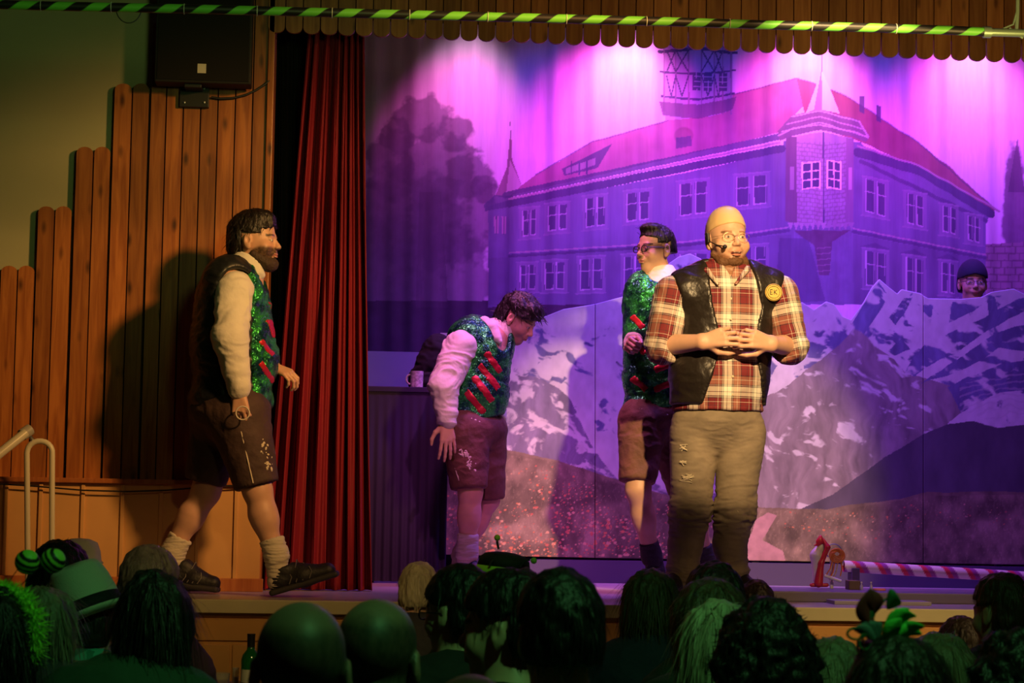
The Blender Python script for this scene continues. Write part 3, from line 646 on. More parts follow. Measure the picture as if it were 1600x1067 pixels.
for q in (1180, 1560):
    p0 = P(q, 800, YM+0.04); mb = MB().box((p0[0]-0.02, YM+0.02, zt_), (p0[0]+0.02, YM+0.06, zt_+1.0)); me = mb.mesh(M_riser); me.transform(Matrix.Translation(-Vector(base))); new_obj('brace', me, rt)
# ---------------------------------------------------------------- curtain
M_velvet = mat('red_velvet', (0.24, 0.005, 0.022), 0.75, sheen=0.6, vary=(40, 0.12), stretch=(1, 1, 0.2))
M_velvet.node_tree.nodes['Principled BSDF'].inputs['Sheen Tint'].default_value = (0.7, 0.03, 0.08, 1)
def curtain(name, xa0, xa1, xb0, xb1, Y, ytop, ybot, label, amp=0.05, ph=0.0, nf=9.5):
    nx, nz = 260, 90; z0, z1 = STZ+0.004, P(480, ytop, Y)[2]; u = np.linspace(0, 1, nx)[:, None]; v = np.linspace(0, 1, nz)[None, :]
    L = xa0+(xb0-xa0)*v; R = xa1+(xb1-xa1)*v**1.0; X = L+(R-L)*(u+0.018*np.sin(6.28*nf*u*1.0+ph+1.3*np.sin(v*3)))
    ph2 = ph+1.4*np.sin(v*2.2+u*5)+2.2*np.sin(u*7)
    Yy = Y+amp*(np.sin(6.28*nf*u*0.8+ph2)+0.35*np.sin(6.28*nf*1.7*u+2*ph2))*(0.55+0.45*(1-v))+0.012*np.sin(6.28*nf*2.7*u+v*4)
    V = np.stack([X, Yy, z0+(z1-z0)*v+0*u], -1).reshape(-1, 3)
    i = np.arange((nx-1)*nz).reshape(nx-1, nz)[:, :-1].ravel(); Fc = np.stack([i, i+nz, i+nz+1, i+1], 1); n1 = len(V)
    me = raw_mesh(V, Fc, M_velvet, True); o = new_obj(name, me, None, label, 'curtain')
    md = o.modifiers.new('thickness', 'SOLIDIFY'); md.thickness = 0.006; return o
curtain('stage_curtain', P(405, 925, YC+0.10)[0], P(580, 925, YC)[0], P(488, 0, YC)[0], P(566, 0, YC)[0], YC+0.11, -60, 925, 'heavy dark red velvet curtain gathered in folds at left of the stage')
M_velvet2 = M_velvet; M_velvet = mat('black_drape_cloth', (0.006, 0.004, 0.005), 0.95)
curtain('side_drape', P(414, 925, YC+0.30)[0], P(500, 925, YC+.3)[0], P(414, 0, YC+.3)[0], P(520, 0, YC+.3)[0], YC+0.33, -60, 925, 'black side drape hanging behind the red curtain next to the proscenium post', amp=.03, nf=6)
# ---------------------------------------------------------------- loudspeaker on the boards
YS = YW-0.17
c0 = P(245, 0, YS); c1 = P(392, 132, YS)
r0 = empty('loudspeaker', 'large black loudspeaker cabinet mounted high on the pine boards', 'loudspeaker', loc=(0, 0, 0)); r0.location = ((c0[0]+c1[0])/2, YW-0.1, c1[2])
o_ = -Vector(r0.location)
def child(name, mb, m, root, **k):
    sm = k.pop('smooth', False); bv = k.pop('bevel', 0); me = mb.mesh(m, smooth=sm, bevel=bv); me.transform(Matrix.Translation(-Vector(root.location))); return new_obj(name, me, root, **k)
child('cabinet', MB().box((c0[0], YS, c1[2]), (c1[0], YS+0.13, P(300, -60, YS)[2])), mat('black_cabinet', (0.008, 0.008, 0.008), 0.7, bump=(200, 0.3, 0.002)), r0, bevel=0.006)
child('front_grille', MB().box((c0[0]+0.012, YS-0.006, c1[2]+0.012), (c1[0]-0.012, YS, P(300, -60, YS)[2]-0.01)), mat('grille_cloth', (0.006, 0.006, 0.006), 0.9), r0)
l0, l1 = P(309, 100, YS), P(322, 115, YS)
child('label_plate', MB().box((l0[0], YS-0.009, l1[2]), (l1[0], YS-0.006, l0[2])), mat('white_label', (0.75, 0.72, 0.6), 0.5), r0, label='small white square label')
b0, b1 = P(281, 133, YW-0.03), P(326, 168, YW-0.03)
child('bracket', MB().box((b0[0], YW-0.03, b1[2]), (b1[0], YW, b0[2])).box((b0[0]+0.03, YW-0.14, b0[2]-0.03), (b1[0]-0.03, YW-0.02, b0[2]+0.02)), M_black, r0, bevel=0.003)
for qx in (288, 319):
    for qy in (138, 160):
        q = P(qx, qy, YW-0.032); child('bolt', MB().lathe([(0.004, 0), (0.006, 0.002), (0.006, 0.005), (0.002, 0.006)], np.array([q[0], YW-0.03, q[2]]), 8, np.array([[1,0,0],[0,0,-1],[0,1,0]])), M_metal, r0)
pts = [P(a, b, YW-0.015) for a, b in ((330,152),(345,154),(365,153),(385,148),(400,141),(414,132),(421,126))]
make('speaker_cable', MB().tube(pts, 0.006, 8), M_black, None, 'black cable curving from the loudspeaker bracket to the proscenium post', 'cable', smooth=True)
pts = [P(195+20*math.cos(t)+6, 12+24*math.sin(t), 8.5) for t in np.linspace(0.1, 3.0, 12)]
make('loose_wire', MB().tube(pts, 0.0022, 6), M_black, None, 'thin loose wire loop hanging below the striped tube, left of the loudspeaker', 'wire', smooth=True)
# ---------------------------------------------------------------- striped tube across the top
YT = 8.5
def striped(name, path, r, per, cols, label, cat, parent=None, seg=24, tw=1.0, sharp=None, n=900, rough=0.45):
    path = [np.array(p, float) for p in path]; s = np.concatenate([[0], np.cumsum([np.linalg.norm(b-a) for a, b in zip(path[:-1], path[1:])])]); L = s[-1]
    u = np.linspace(0, L, n); C = np.stack([np.interp(u, s, [p[i] for p in path]) for i in range(3)], 1)
    T = np.gradient(C, axis=0); T /= np.linalg.norm(T, axis=1)[:, None]; up = np.array([0, 0, 1.]); A = np.cross(T, up); A /= np.linalg.norm(A, axis=1)[:, None]; B = np.cross(A, T)
    th = np.linspace(0, 2*math.pi, seg, endpoint=False); V = C[:, None]+r*(A[:, None]*np.cos(th)[None, :, None]+B[:, None]*np.sin(th)[None, :, None])
    phs = (u[:, None]/per+tw*th[None]/(2*math.pi)) % 1; K = np.array(cols, float)[np.minimum((phs*len(cols)).astype(int), len(cols)-1)]
    i, j = np.meshgrid(np.arange(n-1), np.arange(seg), indexing='ij'); k = (j+1) % seg; Fc = np.stack([i*seg+j, i*seg+k, (i+1)*seg+k, (i+1)*seg+j], -1).reshape(-1, 4)
    m = mat(name+'_paint', rough=rough, vc=True)
    return new_obj(name, raw_mesh(V.reshape(-1, 3), Fc, m, True, K.reshape(-1, 3)), parent, label, cat)
path = [P(a, b, YT) for a, b in ((-60,5),(60,9),(200,12),(300,14),(450,18),(600,22),(750,26),(900,30),(1050,34),(1200,39),(1350,43),(1480,47),(1545,50))]
tb = striped('striped_tube', path, 0.0185, 0.143, [(0.012,0.012,0.012),(0.16,0.62,0.06)], 'long tube taped in black and green diagonal stripes hanging across the top of the stage', 'decoration tube', tw=-1.0, n=1400)
for qx, qy in ((64,9),(174,11),(288,14),(402,17),(519,20),(640,23),(762,26.5),(885,30),(1010,33.5),(1140,37),(1268,41),(1400,45)):
    a = P(qx, qy-9, YT); b = P(qx, qy+9, YT); c = P(qx, qy, YT)
    th = np.linspace(0, 2*math.pi, 14); pts = [c+np.array([0.0, 0.0205*math.cos(t), 0.0205*math.sin(t)]) for t in th]
    new_obj('cable_tie', MB().tube(pts, 0.0016, 5).mesh(mat('white_tie', (0.7,0.75,0.6), 0.5) if qx == 64 else bpy.data.materials['white_tie'], smooth=True), tb)
# end fitting of the tube
gm = mat('painted_steel', (0.35, 0.5, 0.35), 0.35, 0.6)
r0 = empty('truss_clamp', 'small metal lighting clamp holding the right end of the striped tube', 'clamp', loc=P(1575, 52, YT))
child('clamp_body', MB().tube([P(1536, 50, YT), P(1640, 53, YT)], 0.017, 12), gm, r0, smooth=True)
child('upright', MB().tube([P(1588, 52, YT), P(1590, 20, YT), P(1591, -80, YT)], 0.008, 8), gm, r0, smooth=True)
child('strut', MB().tube([P(1560, 48, YT), P(1583, 38, YT), P(1592, 5, YT)], 0.004, 8), gm, r0, smooth=True)
child('strut', MB().tube([P(1570, 50, YT), P(1578, 44, YT), P(1598, 60, YT)], 0.0045, 8), gm, r0, smooth=True)
child('collar', MB().tube([P(1536, 50, YT), P(1548, 50.5, YT)], 0.024, 12), gm, r0, smooth=True)
# ---------------------------------------------------------------- stair handrail at left
YH = 10.02; wm = mat('white_painted_steel', (0.72, 0.68, 0.5), 0.35)
r0 = empty('stair_rail', 'white painted steel stair rail bent in a hoop at the left stage edge', 'handrail', loc=P(62, 920, YH))
arc = [(44, 925), (43, 850), (42, 708)]+[(62-19.5*math.cos(t), 706-17*math.sin(t)) for t in np.linspace(0.15, math.pi-0.15, 10)]+[(81.5, 708), (81, 850), (80.5, 925)]
pts = [P(a, b, YH) for a, b in arc]; pts[0][2] = STZ; pts[-1][2] = STZ
child('rail_hoop', MB().tube(pts, 0.0135, 12), wm, r0, smooth=True)
child('hand_rail', MB().tube([P(-60, 757, YH-0.25), P(0, 708, YH-0.1), P(40, 676, YH-0.03)], 0.022, 14), wm, r0, smooth=True)
child('rail_cap', MB().tube([P(34, 680, YH-0.03), P(47, 671, YH)], 0.028, 14), mat('grey_end_cap', (0.4,0.38,0.32), 0.4), r0, smooth=True)
child('rail_joint', MB().tube([P(44, 678, YH-0.02), P(50, 686, YH), P(52, 692, YH)], 0.009, 8), M_metal, r0, smooth=True)
# thin cable on dado
make('stage_cable', MB().tube([P(a, b, YW-0.082) for a, b in ((-60,752),(0,756),(60,760),(130,766),(200,768),(260,766),(330,760),(405,757))], 0.004, 6), M_black, None, 'thin black cable sagging along the top of the ochre wall panels', 'cable', smooth=True)
# ---------------------------------------------------------------- dark table at stage left back
YD = 11.55
d0, d1 = P(575, 603, YD), P(702, 603, YD)
tm = mat('dark_table_cloth', (0.035, 0.022, 0.06), 0.9)
nx, nz = 120, 24; r0 = empty('draped_table', 'tall table covered in dark cloth beside the red curtain, cup on top', 'table', loc=((d0[0]+d1[0])/2, YD+0.17, STZ))
u = np.linspace(0, 1, nx)[:, None]; v = np.linspace(0, 1, nz)[None, :]
perx = np.concatenate([np.full(20, d0[0]), np.linspace(d0[0], d1[0], 80), np.full(20, d1[0])])[:, None]; pery = np.concatenate([np.linspace(YD+0.34, YD, 20), np.full(80, YD), np.linspace(YD, YD+0.34, 20)])[:, None]
X = perx+0*v; Yv = pery+0.012*np.sin(u*90)*(1-v); Z = STZ+0.01+(d0[2]-STZ-0.01)*v+0*u
V = np.stack([X, Yv, Z], -1).reshape(-1, 3)-np.array(r0.location); i = np.arange((nx-1)*nz).reshape(nx-1, nz)[:, :-1].ravel()
new_obj('cloth_skirt', raw_mesh(V, np.stack([i, i+nz, i+nz+1, i+1], 1), tm, True), r0)
child('table_top', MB().box((d0[0]-0.004, YD-0.006, d0[2]-0.03), (d1[0]+0.004, YD+0.36, d0[2])), tm, r0, bevel=0.004)
for sx in (d0[0]+0.04, d1[0]-0.04):
    for sy in (YD+0.05, YD+0.30): child('leg', MB().box((sx-0.015, sy-0.015, STZ), (sx+0.015, sy+0.015, d0[2]-0.03)), M_black, r0)
w0, w1 = P(560, 548, 12.6), P(690, 603, 12.6)
make('white_panel', MB().box((w0[0]-0.2, 12.6, STZ), (w1[0], 12.64, w0[2])), mat('pale_board', (0.5, 0.44, 0.5), 0.7), None, 'pale upright board standing behind the dark cloth table', 'panel')
pm = mat('paper_cup_print', (0.6, 0.55, 0.6), 0.6, vary=(60, 0.5))
q = P(651, 603, YD+0.07); r0 = empty('cup', 'white printed mug on the dark cloth table', 'mug', loc=(q[0], YD+0.07, d0[2]))
mb = MB().lathe([(0.03, 0), (0.034, 0.003), (0.036, 0.09), (0.033, 0.09), (0.031, 0.006), (0.0, 0.006)], np.array(r0.location), 24)
child('mug_body', mb, pm, r0, smooth=True)
hp = [np.array(r0.location)+np.array([-0.035-0.022*math.sin(t), 0, 0.045+0.026*math.cos(t)]) for t in np.linspace(0, math.pi, 9)]
child('handle', MB().tube(hp, 0.005, 8), pm, r0, smooth=True)
q = P(664, 560, YD+0.3)
ps = [rc(P(655, 603, YD+0.22)+(0,0,0.03), P(684, 545, YD+0.22), 0.05, 0.07, 0.04), el(P(686, 575, YD+0.22), (0.09, 0.07, 0.11), k=0.05), el(P(668, 595, YD+0.22), (0.08, 0.07, 0.04), k=0.04)]
f = field(ps, 0, 0.008); f.plane((0, 0, d0[2]+0.016), (0, 0, -1)); sobj('jacket_bundle', f, mat('black_jacket_cloth', (0.015, 0.012, 0.02), 0.9), None, folds(0.012), label='black jacket heaped on the dark cloth table behind the bending man', cat='jacket')
a, b = P(688, 520, YD+0.34), P(707, 548, YD+0.34)
mb = MB().box((a[0], YD+0.335, d0[2]), (b[0], YD+0.343, a[2])); make('paper_sheet', mb, mat('white_paper', (0.75, 0.72, 0.8), 0.6), None, 'white sheet propped upright on the dark table behind the jacket', 'paper')
# ================================================================ FIGURES
SKIN = np.array((0.62, 0.36, 0.25))
def hmat(f, tilt=0.0):            # head frame from a facing direction; tilt rolls to the side
    f = unit(f); r = unit(np.cross(f, (0, 0, 1.0))); u = np.cross(r, f)
    c, s_ = math.cos(tilt), math.sin(tilt); return np.stack([r*c+u*s_, f, u*c-r*s_], 1)
def head_prims(c, M, s=1.0, fat=0.0, ears=True, mouth=0.0):
    W = lambda q: c+M@(np.array(q, float)*s)
    e = lambda q, r, k=0.02, R=None: el(W(q), np.array(r)*s, M if R is None else M@R, k*s)
    def rr(a, b, ra, rb, k): return rc(W(a), W(b), ra*s, rb*s, k*s)
    A = [e((0, -.012, .038), (.075, .096, .084)), e((0, .022, -.032), (.060+fat, .066, .078), .03), e((0, .058, -.092), (.026+fat*.8, .024, .022), .03),
         rr((-.034, .076, .020), (.034, .076, .020), .011, .011, .014), e((-.04, .055, -.03), (.024+fat, .025, .028), .02), e((.04, .055, -.03), (.024+fat, .025, .028), .02)]
    B = [e((-.031, .094, .002), (.015, .012, .010), .012), e((.031, .094, .002), (.015, .012, .010), .012)]
    D = [e((-.031, .074, .001), (.0145, .0135, .012), .003), e((.031, .074, .001), (.0145, .0135, .012), .003),
         rr((0, .083, .010), (0, .104, -.026), .0075, .0115, .010), e((-.011, .097, -.031), (.008, .009, .007), .006), e((.011, .097, -.031), (.008, .009, .007), .006),
         e((0, .083, -.052), (.028, .014, .014), .012), e((0, .0935, -.0565-mouth*.3), (.022, .006, .0042), .003), e((0, .092, -.0665-mouth), (.020, .007, .0052), .003)]
    if ears:
        for sx in (-1, 1):
            D.append(e((sx*.079, -.012, -.004), (.010, .019, .031), .006)); D.append(e((sx*.077, -.006, -.030), (.008, .010, .011), .006))
    E = [e((sx*.088, -.008, .002), (.008, .010, .016), .004) for sx in (-1, 1)] if ears else []
    return A, B, D, E
def head_into(F, H):
    A, B, D, E = H; F.add(A); F.sub(B); F.add(D); F.sub(E)
def hand_prims(w, d, n, side, s=1.0, curl=(25, 35, 25), spread=1.0, thumb=(0.6, 0.5), each=None):
    """w wrist, d towards the fingers, n palm normal, side +1/-1 thumb side (x = side * cross(d, n))"""
    d = unit(d); n = unit(np.array(n)-d*(d@np.array(n))); x = np.cross(d, n)*side
    W = lambda q: w+s*(x*q[0]+d*q[1]+n*q[2])
    ps = []
    kn = [(.030, .090), (.010, .094), (-.010, .090), (-.028, .080)]; ln = [(.044, .026, .021), (.048, .030, .022), (.045, .028, .021), (.035, .021, .019)]
    ps.append(rc(W((-.012, .0, 0)), W((.012, .0, 0)), .021*s, .021*s, .012*s))
    for i, (kx, ky) in enumerate(kn):
        ps.append(rc(W((kx*.45, .012, 0)), W((kx, ky, 0)), .0165*s, .0115*s, .010*s))
    for i, (kx, ky) in enumerate(kn):
        a = 0.0; p = np.array([kx, ky, 0.0]); cr = curl if each is None else each[i]
        dirx = spread*0.10*(kx/0.03)
        for j, L in enumerate(ln[i]):
            a += math.radians(cr[j]); q = p+L*np.array([dirx*math.cos(a), math.cos(a), math.sin(a)])
            r0 = (.0098, .0088, .0080)[j]*(0.9 if i == 3 else 1); r1 = (.0088, .0080, .0068)[j]*(0.9 if i == 3 else 1)
            ps.append(rc(W(p), W(q), r0*s, r1*s, .0035*s)); p = q
    b = np.array([.014, .020, .006]); t1 = b+np.array([.026+.012*thumb[0], .030, .008+.012*thumb[1]]); t2 = t1+np.array([.014*thumb[0], .032, .006+.016*thumb[1]]); t3 = t2+np.array([.004*thumb[0]-.004, .024, .006+.010*thumb[1]])
    ps += [rc(W(b), W(t1), .0165*s, .0125*s, .012*s), rc(W(t1), W(t2), .0115*s, .0098*s, .004*s), rc(W(t2), W(t3), .0098*s, .0075*s, .004*s)]
    return ps
def skincol(c, M, s, base=SKIN, beard=None, beardcol=(0.08, 0.045, 0.03), brow=(0.10, 0.06, 0.04), lips=(0.55, 0.22, 0.18), stub=0.0, mouth=0, extra=None, eyes=True, eo=1.0):
    def f(V):
        C = np.array(base)*(0.93+0.14*fbm3(V*40, 2))[:, None]
        L = (V-c)@M/s; x, y, z = L[:, 0], L[:, 1], L[:, 2]; H = (np.abs(L).max(1) < .15)
        fr = H & (y > .05)
        ck = np.exp(-(((abs(x)-.042)/.02)**2+((z+.03)/.022)**2))*(fr); C = C*(1-0.18*ck[:, None])+np.array((0.7, 0.22, 0.16))*0.18*ck[:, None]
        if stub:
            k = np.clip(((-.03-z)/.02), 0, 1)*np.clip((y-.0)/.02, 0, 1)*H*(z > -.14); C = C*(1-stub*k[:, None])+np.array(beardcol)*stub*k[:, None]
        if beard is not None:
            k = beard(x, y, z)*H; k = np.clip(k*(0.75+0.6*fbm3(V*160, 2)), 0, 1); C = C*(1-k[:, None])+np.array(beardcol)*k[:, None]
        m = fr & (((x/.023)**2+((z+.0610+mouth*.6)/(.0085+mouth*.6))**2) < 1); C[m] = lips
        m = fr & (abs(z+.0615+mouth*.6) < .0016+mouth*.45) & (abs(x) < .020); C[m] = (0.12, 0.03, 0.03)
        if mouth: m = fr & (abs(z+.0592+mouth*.3) < mouth*.28) & (abs(x) < .014); C[m] = (0.85, 0.8, 0.7)
        m = fr & (abs(z-.021-0.08*(.034-abs(abs(x)-.034))) < .0042) & (abs(abs(x)-.033) < .019); C[m] = brow
        if eyes:
            e2 = ((abs(x)-.031)/.0135)**2+((z-.001)/(.0052*eo))**2; m = fr & (e2 < 1.35); C[m] = np.array(base)*0.45
            m = fr & (e2 < 0.9); C[m] = (0.7, 0.68, 0.62)
            m = fr & (((abs(x)-.031)**2+(z-.001)**2) < .0055**2); C[m] = (0.06, 0.04, 0.03)
        if extra: C = extra(V, C, L)
        return C
    return f
def hair_field(c, M, s, vox=0.004, grow=.013, line=.062, side=.040, back=-.06, extra=(), face=True, bald=None):
    W = lambda q: c+M@(np.array(q, float)*s)
    ps = [el(W((0, -.014, .040)), np.array((.075+grow*.7, .096+grow, .084+grow*1.2))*s, M, .02), el(W((0, -.05, -.02)), np.array((.068+grow*.8, .06+grow, .07))*s, M, .03)]+list(extra)
    F = field(ps, 0, vox)
    Mi = M
    def loc(x, y, z):
        X, Y, Z = x-c[0], y-c[1], z-c[2]; return [(X*Mi[0, i]+Y*Mi[1, i]+Z*Mi[2, i])/s for i in range(3)]
    def f(x, y, z):
        lx, ly, lz = loc(x, y, z)
        # face opening: below hairline and in front of the ears
        d1 = np.minimum(ly-side-0.4*np.clip(.02-lz, 0, .05), line-lz-0.25*abs(lx)); d2 = back-lz
        d3 = np.minimum(np.minimum(.030+0.5*np.clip(-.012-ly, 0, 1)-lz, ly+.040), abs(lx)-.045)
        d4 = np.minimum(-lz-.004, ly+.030)
        return np.maximum(np.maximum(d1, d2), np.maximum(d3, d4))*s
    if face: F.cut(f)
    return F, W
def glasses(name, c, M, s, parent, m, r=(.024, .017), wire=.0016, round_=False):
    mb = MB(); W = lambda q: c+M@(np.array(q)*s)
    for sx in (-1, 1):
        pts = [W((sx*.032+r[0]*math.cos(t)*(1 if abs(math.cos(t)) < .8 or round_ else 1.0), .099-0.004*abs(math.cos(t)), .000+r[1]*math.sin(t)*(1.0 if round_ else (0.9+0.1*abs(math.sin(2*t)))))) for t in np.linspace(0, 2*math.pi, 25)]
        mb.tube(pts, wire*s, 6, cap=False); mb.tube([W((sx*.056, .095, .006)), W((sx*.076, .05, .006)), W((sx*.083, -.01, .006)), W((sx*.082, -.022, -.008))], wire*s*.9, 6)
    mb.tube([W((-.008, .102, .003)), W((0, .106, .006)), W((.008, .102, .003))], wire*s, 6)
    return new_obj(name, mb.mesh(m, smooth=True), parent)
def strands(name, o, parent, m, n=500, L=.06, w=.0012, flow=(0, 0, -1), lift=.25, seed=1, jit=.35):
    rs = np.random.RandomState(seed); me = o.data; k = len(me.vertices); co = np.empty(k*3, np.float32); me.vertices.foreach_get('co', co); no = np.empty(k*3, np.float32); me.vertices.foreach_get('normal', no)
    co = co.reshape(-1, 3); no = no.reshape(-1, 3); i = rs.randint(0, k, n); p = co[i].astype(float); N = no[i].astype(float); fl = np.array(flow, float)
    t = fl-N*(N@fl)[:, None]+jit*rs.normal(size=(n, 3)); t /= np.linalg.norm(t, axis=1)[:, None]; LL = (L*rs.uniform(.5, 1.2, n))[:, None]; sd = np.cross(t, N); sd /= np.linalg.norm(sd, axis=1)[:, None]
    up_ = np.clip(N@np.array((0, 0, 1.)), 0, 1)[:, None]; LL = LL*(1-.6*up_); a, b, c = p+N*.0005, p+t*LL*.5+N*LL*lift*.25, p+t*LL+N*LL*lift*.3+fl*LL*.2
    W = w*rs.uniform(.6, 1.4, n)[:, None]; V = np.stack([a-sd*W, a+sd*W, b-sd*W, b+sd*W, c-sd*W*.3, c+sd*W*.3], 1).reshape(-1, 3); q = np.arange(n)*6
    F = np.concatenate([np.stack([q, q+1, q+3, q+2], 1), np.stack([q+2, q+3, q+5, q+4], 1)]); return new_obj(name, raw_mesh(V, F, m, True), parent, kind='stuff')
class Fig:
    def __init__(s, Y0): s.Y = Y0; s.S = FPX/ (np.array([0.2, Y0, 0])@CF*1.0)
    def J(s, px, py, dy=0.0): return P(px, py, s.Y+dy)
def shoe_prims(heel, toe, w=0.048, h=0.06, up=(0, 0, 1)):
    heel, toe, up = V3(heel), V3(toe), unit(up); d = unit(toe-heel); L = np.linalg.norm(toe-heel); sd = np.cross(d, up)
    q = lambda t, z, x=0: heel+d*L*t+up*z+sd*x
    return [rc(q(.12, .045), q(.5, .04), .040, .043, .02, None), rc(q(.5, .035), q(.86, .030), .046, .036, .02), rc(q(.14, .05), q(.2, .09), .040, .042, .02), rc(q(.3, .085), q(.62, .05), .036, .03, .02)], [bx(q(.5, .006), (.5*L+.004, .048, .014), np.stack([d, sd, np.cross(sd, d)*-1 if (np.cross(sd, d)@up) < 0 else np.cross(sd, d)], 1), .006, .012)]
def laces(name, heel, toe, parent, m, up=(0, 0, 1)):
    heel, toe = V3(heel), V3(toe); d = unit(toe-heel); L = np.linalg.norm(toe-heel); up = unit(up); sd = np.cross(d, up); mb = MB()
    for i in range(4):
        t = .42+.09*i; z = .115-.022*i; mb.tube([heel+d*L*t+up*(z-.03)+sd*.036, heel+d*L*(t+.03)+up*(z+.004)+sd*.008, heel+d*L*(t+.06)+up*(z-.03)-sd*.036], .0028, 5)
    for t in (.30, .40, .50, .60): mb.tube([heel+d*L*t+up*.022+sd*z_*.050, heel+d*L*(t+.05)+up*.05+sd*z_*.045, heel+d*L*(t+.02)+up*.075+sd*z_*.036], .0026, 5) if (z_ := 1) else 0
    for t in (.30, .40, .50, .60): mb.tube([heel+d*L*t+up*.022-sd*.050, heel+d*L*(t+.05)+up*.05-sd*.045, heel+d*L*(t+.02)+up*.075-sd*.036], .0026, 5)
    return new_obj(name, mb.mesh(m, smooth=True), parent, kind='stuff')
def plaid(name):
    m = bpy.data.materials.new(name); m.use_nodes = True; nt = m.node_tree; N = nt.nodes.new; L = nt.links.new; b = nt.nodes['Principled BSDF']; b.inputs['Roughness'].default_value = 0.8
    at = N('ShaderNodeAttribute'); at.attribute_name = 'fab'; sp = N('ShaderNodeSeparateXYZ'); L(at.outputs['Vector'], sp.inputs[0])
    def ramp(out, stops):
        fr = N('ShaderNodeMath'); fr.operation = 'FRACT'; L(out, fr.inputs[0]); r = N('ShaderNodeValToRGB'); r.color_ramp.interpolation = 'CONSTANT'; L(fr.outputs[0], r.inputs[0])
        while len(r.color_ramp.elements) < len(stops): r.color_ramp.elements.new(0.5)
        for e, (p_, c_) in zip(r.color_ramp.elements, stops): e.position = p_; e.color = (*c_, 1)
        return r.outputs[0]
    RD, CR_, NV, TN, WH = (0.17, 0.012, 0.02), (0.82, 0.78, 0.66), (0.015, 0.015, 0.03), (0.38, 0.17, 0.12), (0.85, 0.8, 0.7)
    st = [(0, RD), (.10, NV), (.115, RD), (.20, CR_), (.212, RD), (.30, NV), (.33, CR_), (.345, NV), (.375, CR_), (.47, NV), (.485, CR_), (.62, NV), (.645, CR_), (.66, NV), (.68, TN), (.80, CR_), (.812, TN), (.90, NV), (.93, RD)]
    u = ramp(sp.outputs[0], st); v = ramp(sp.outputs[1], st); mx = N('ShaderNodeMix'); mx.data_type = 'RGBA'; mx.inputs[0].default_value = 0.5; L(u, mx.inputs[6]); L(v, mx.inputs[7])
    L(mx.outputs[2], b.inputs['Base Color']); return m
def sequin(name, col=(0.03, 0.35, 0.10)):
    m = bpy.data.materials.new(name); m.use_nodes = True; nt = m.node_tree; N = nt.nodes.new; L = nt.links.new; b = nt.nodes['Principled BSDF']
    tc = N('ShaderNodeTexCoord'); v = N('ShaderNodeTexVoronoi'); v.inputs['Scale'].default_value = 190; L(tc.outputs['Object'], v.inputs[0])
    cr = N('ShaderNodeMix'); cr.data_type = 'RGBA'; cr.inputs[6].default_value = (0.01, 0.08, 0.07, 1); cr.inputs[7].default_value = (*col, 1)
    n = N('ShaderNodeTexNoise'); n.inputs['Scale'].default_value = 16; n.inputs['Detail'].default_value = 3; L(tc.outputs['Object'], n.inputs[0]); r = N('ShaderNodeMapRange'); r.inputs[1].default_value = 0.42; r.inputs[2].default_value = 0.6; L(n.outputs[0], r.inputs[0]); L(r.outputs[0], cr.inputs[0]); L(cr.outputs[2], b.inputs['Base Color'])
    b.inputs['Metallic'].default_value = 0.75; b.inputs['Roughness'].default_value = 0.38
    geo = N('ShaderNodeNewGeometry'); sb = N('ShaderNodeVectorMath'); sb.operation = 'SUBTRACT'; L(v.outputs['Color'], sb.inputs[0]); sb.inputs[1].default_value = (0.5, 0.5, 0.5)
    ma = N('ShaderNodeVectorMath'); ma.operation = 'MULTIPLY_ADD'; L(sb.outputs[0], ma.inputs[0]); ma.inputs[1].default_value = (0.75, 0.75, 0.75); L(geo.outputs['Normal'], ma.inputs[2]); nn = N('ShaderNodeVectorMath'); nn.operation = 'NORMALIZE'; L(ma.outputs[0], nn.inputs[0]); L(nn.outputs[0], b.inputs['Normal'])
    return m
M_skin = mat('skin', rough=0.5, vc=True, bump=(180, 0.08, 0.002), sss=0.08)
M_shirt = mat('white_shirt_cotton', (0.72, 0.69, 0.62), 0.8, bump=(14, 0.35, 0.02))
M_blackv = mat('black_vest_back_satin', (0.012, 0.014, 0.016), 0.45, bump=(12, 0.4, 0.02))
M_seq = sequin('green_sequin_fabric', (0.05, 0.5, 0.1))
M_red = mat('red_sequin_ribbon', (0.55, 0.02, 0.04), 0.4, 0.3, bump=(300, 0.4, 0.002))
M_leather = mat('brown_suede_leather', (0.13, 0.055, 0.035), 0.75, bump=(16, 0.45, 0.02), vary=(9, 0.3))
M_leather2 = mat('dark_brown_suede', (0.055, 0.030, 0.028), 0.75, bump=(16, 0.45, 0.02), vary=(9, 0.3))
M_emb = mat('cream_embroidery_thread', (0.68, 0.6, 0.48), 0.7)
M_sock = mat('cream_wool_socks', (0.62, 0.56, 0.44), 0.9, bump=(70, 0.5, 0.004), stretch=(1, 1, 2))
M_shoe = mat('black_shoe_mesh', (0.009, 0.009, 0.010), 0.55, bump=(90, 0.4, 0.004))
M_sole = mat('dark_rubber_sole', (0.03, 0.028, 0.026), 0.6)
M_hair = mat('dark_brown_hair', (0.009, 0.006, 0.005), 0.5, bump=(60, 0.9, 0.01), stretch=(1, 1, 0.3))
M_black2 = mat('black_rubber', (0.01, 0.01, 0.01), 0.5)
M_gold = mat('thin_gold_wire', (0.5, 0.4, 0.25), 0.3, 0.9)
M_leathv = mat('black_leather', (0.018, 0.014, 0.012), 0.38, bump=(11, 0.6, 0.02))
M_jeans = mat('washed_brown_grey_denim', (0.22, 0.175, 0.125), 0.85, bump=(90, 0.25, 0.003), vary=(7, 0.3))
M_patch = mat('gold_patch_cloth', (0.75, 0.5, 0.12), 0.7)
hairfold = lambda amp, sc=(70, 70, 14), seed=0: (lambda V, N: amp*((fbm3(V*np.array(sc)+seed, 3)-0.45)*2))
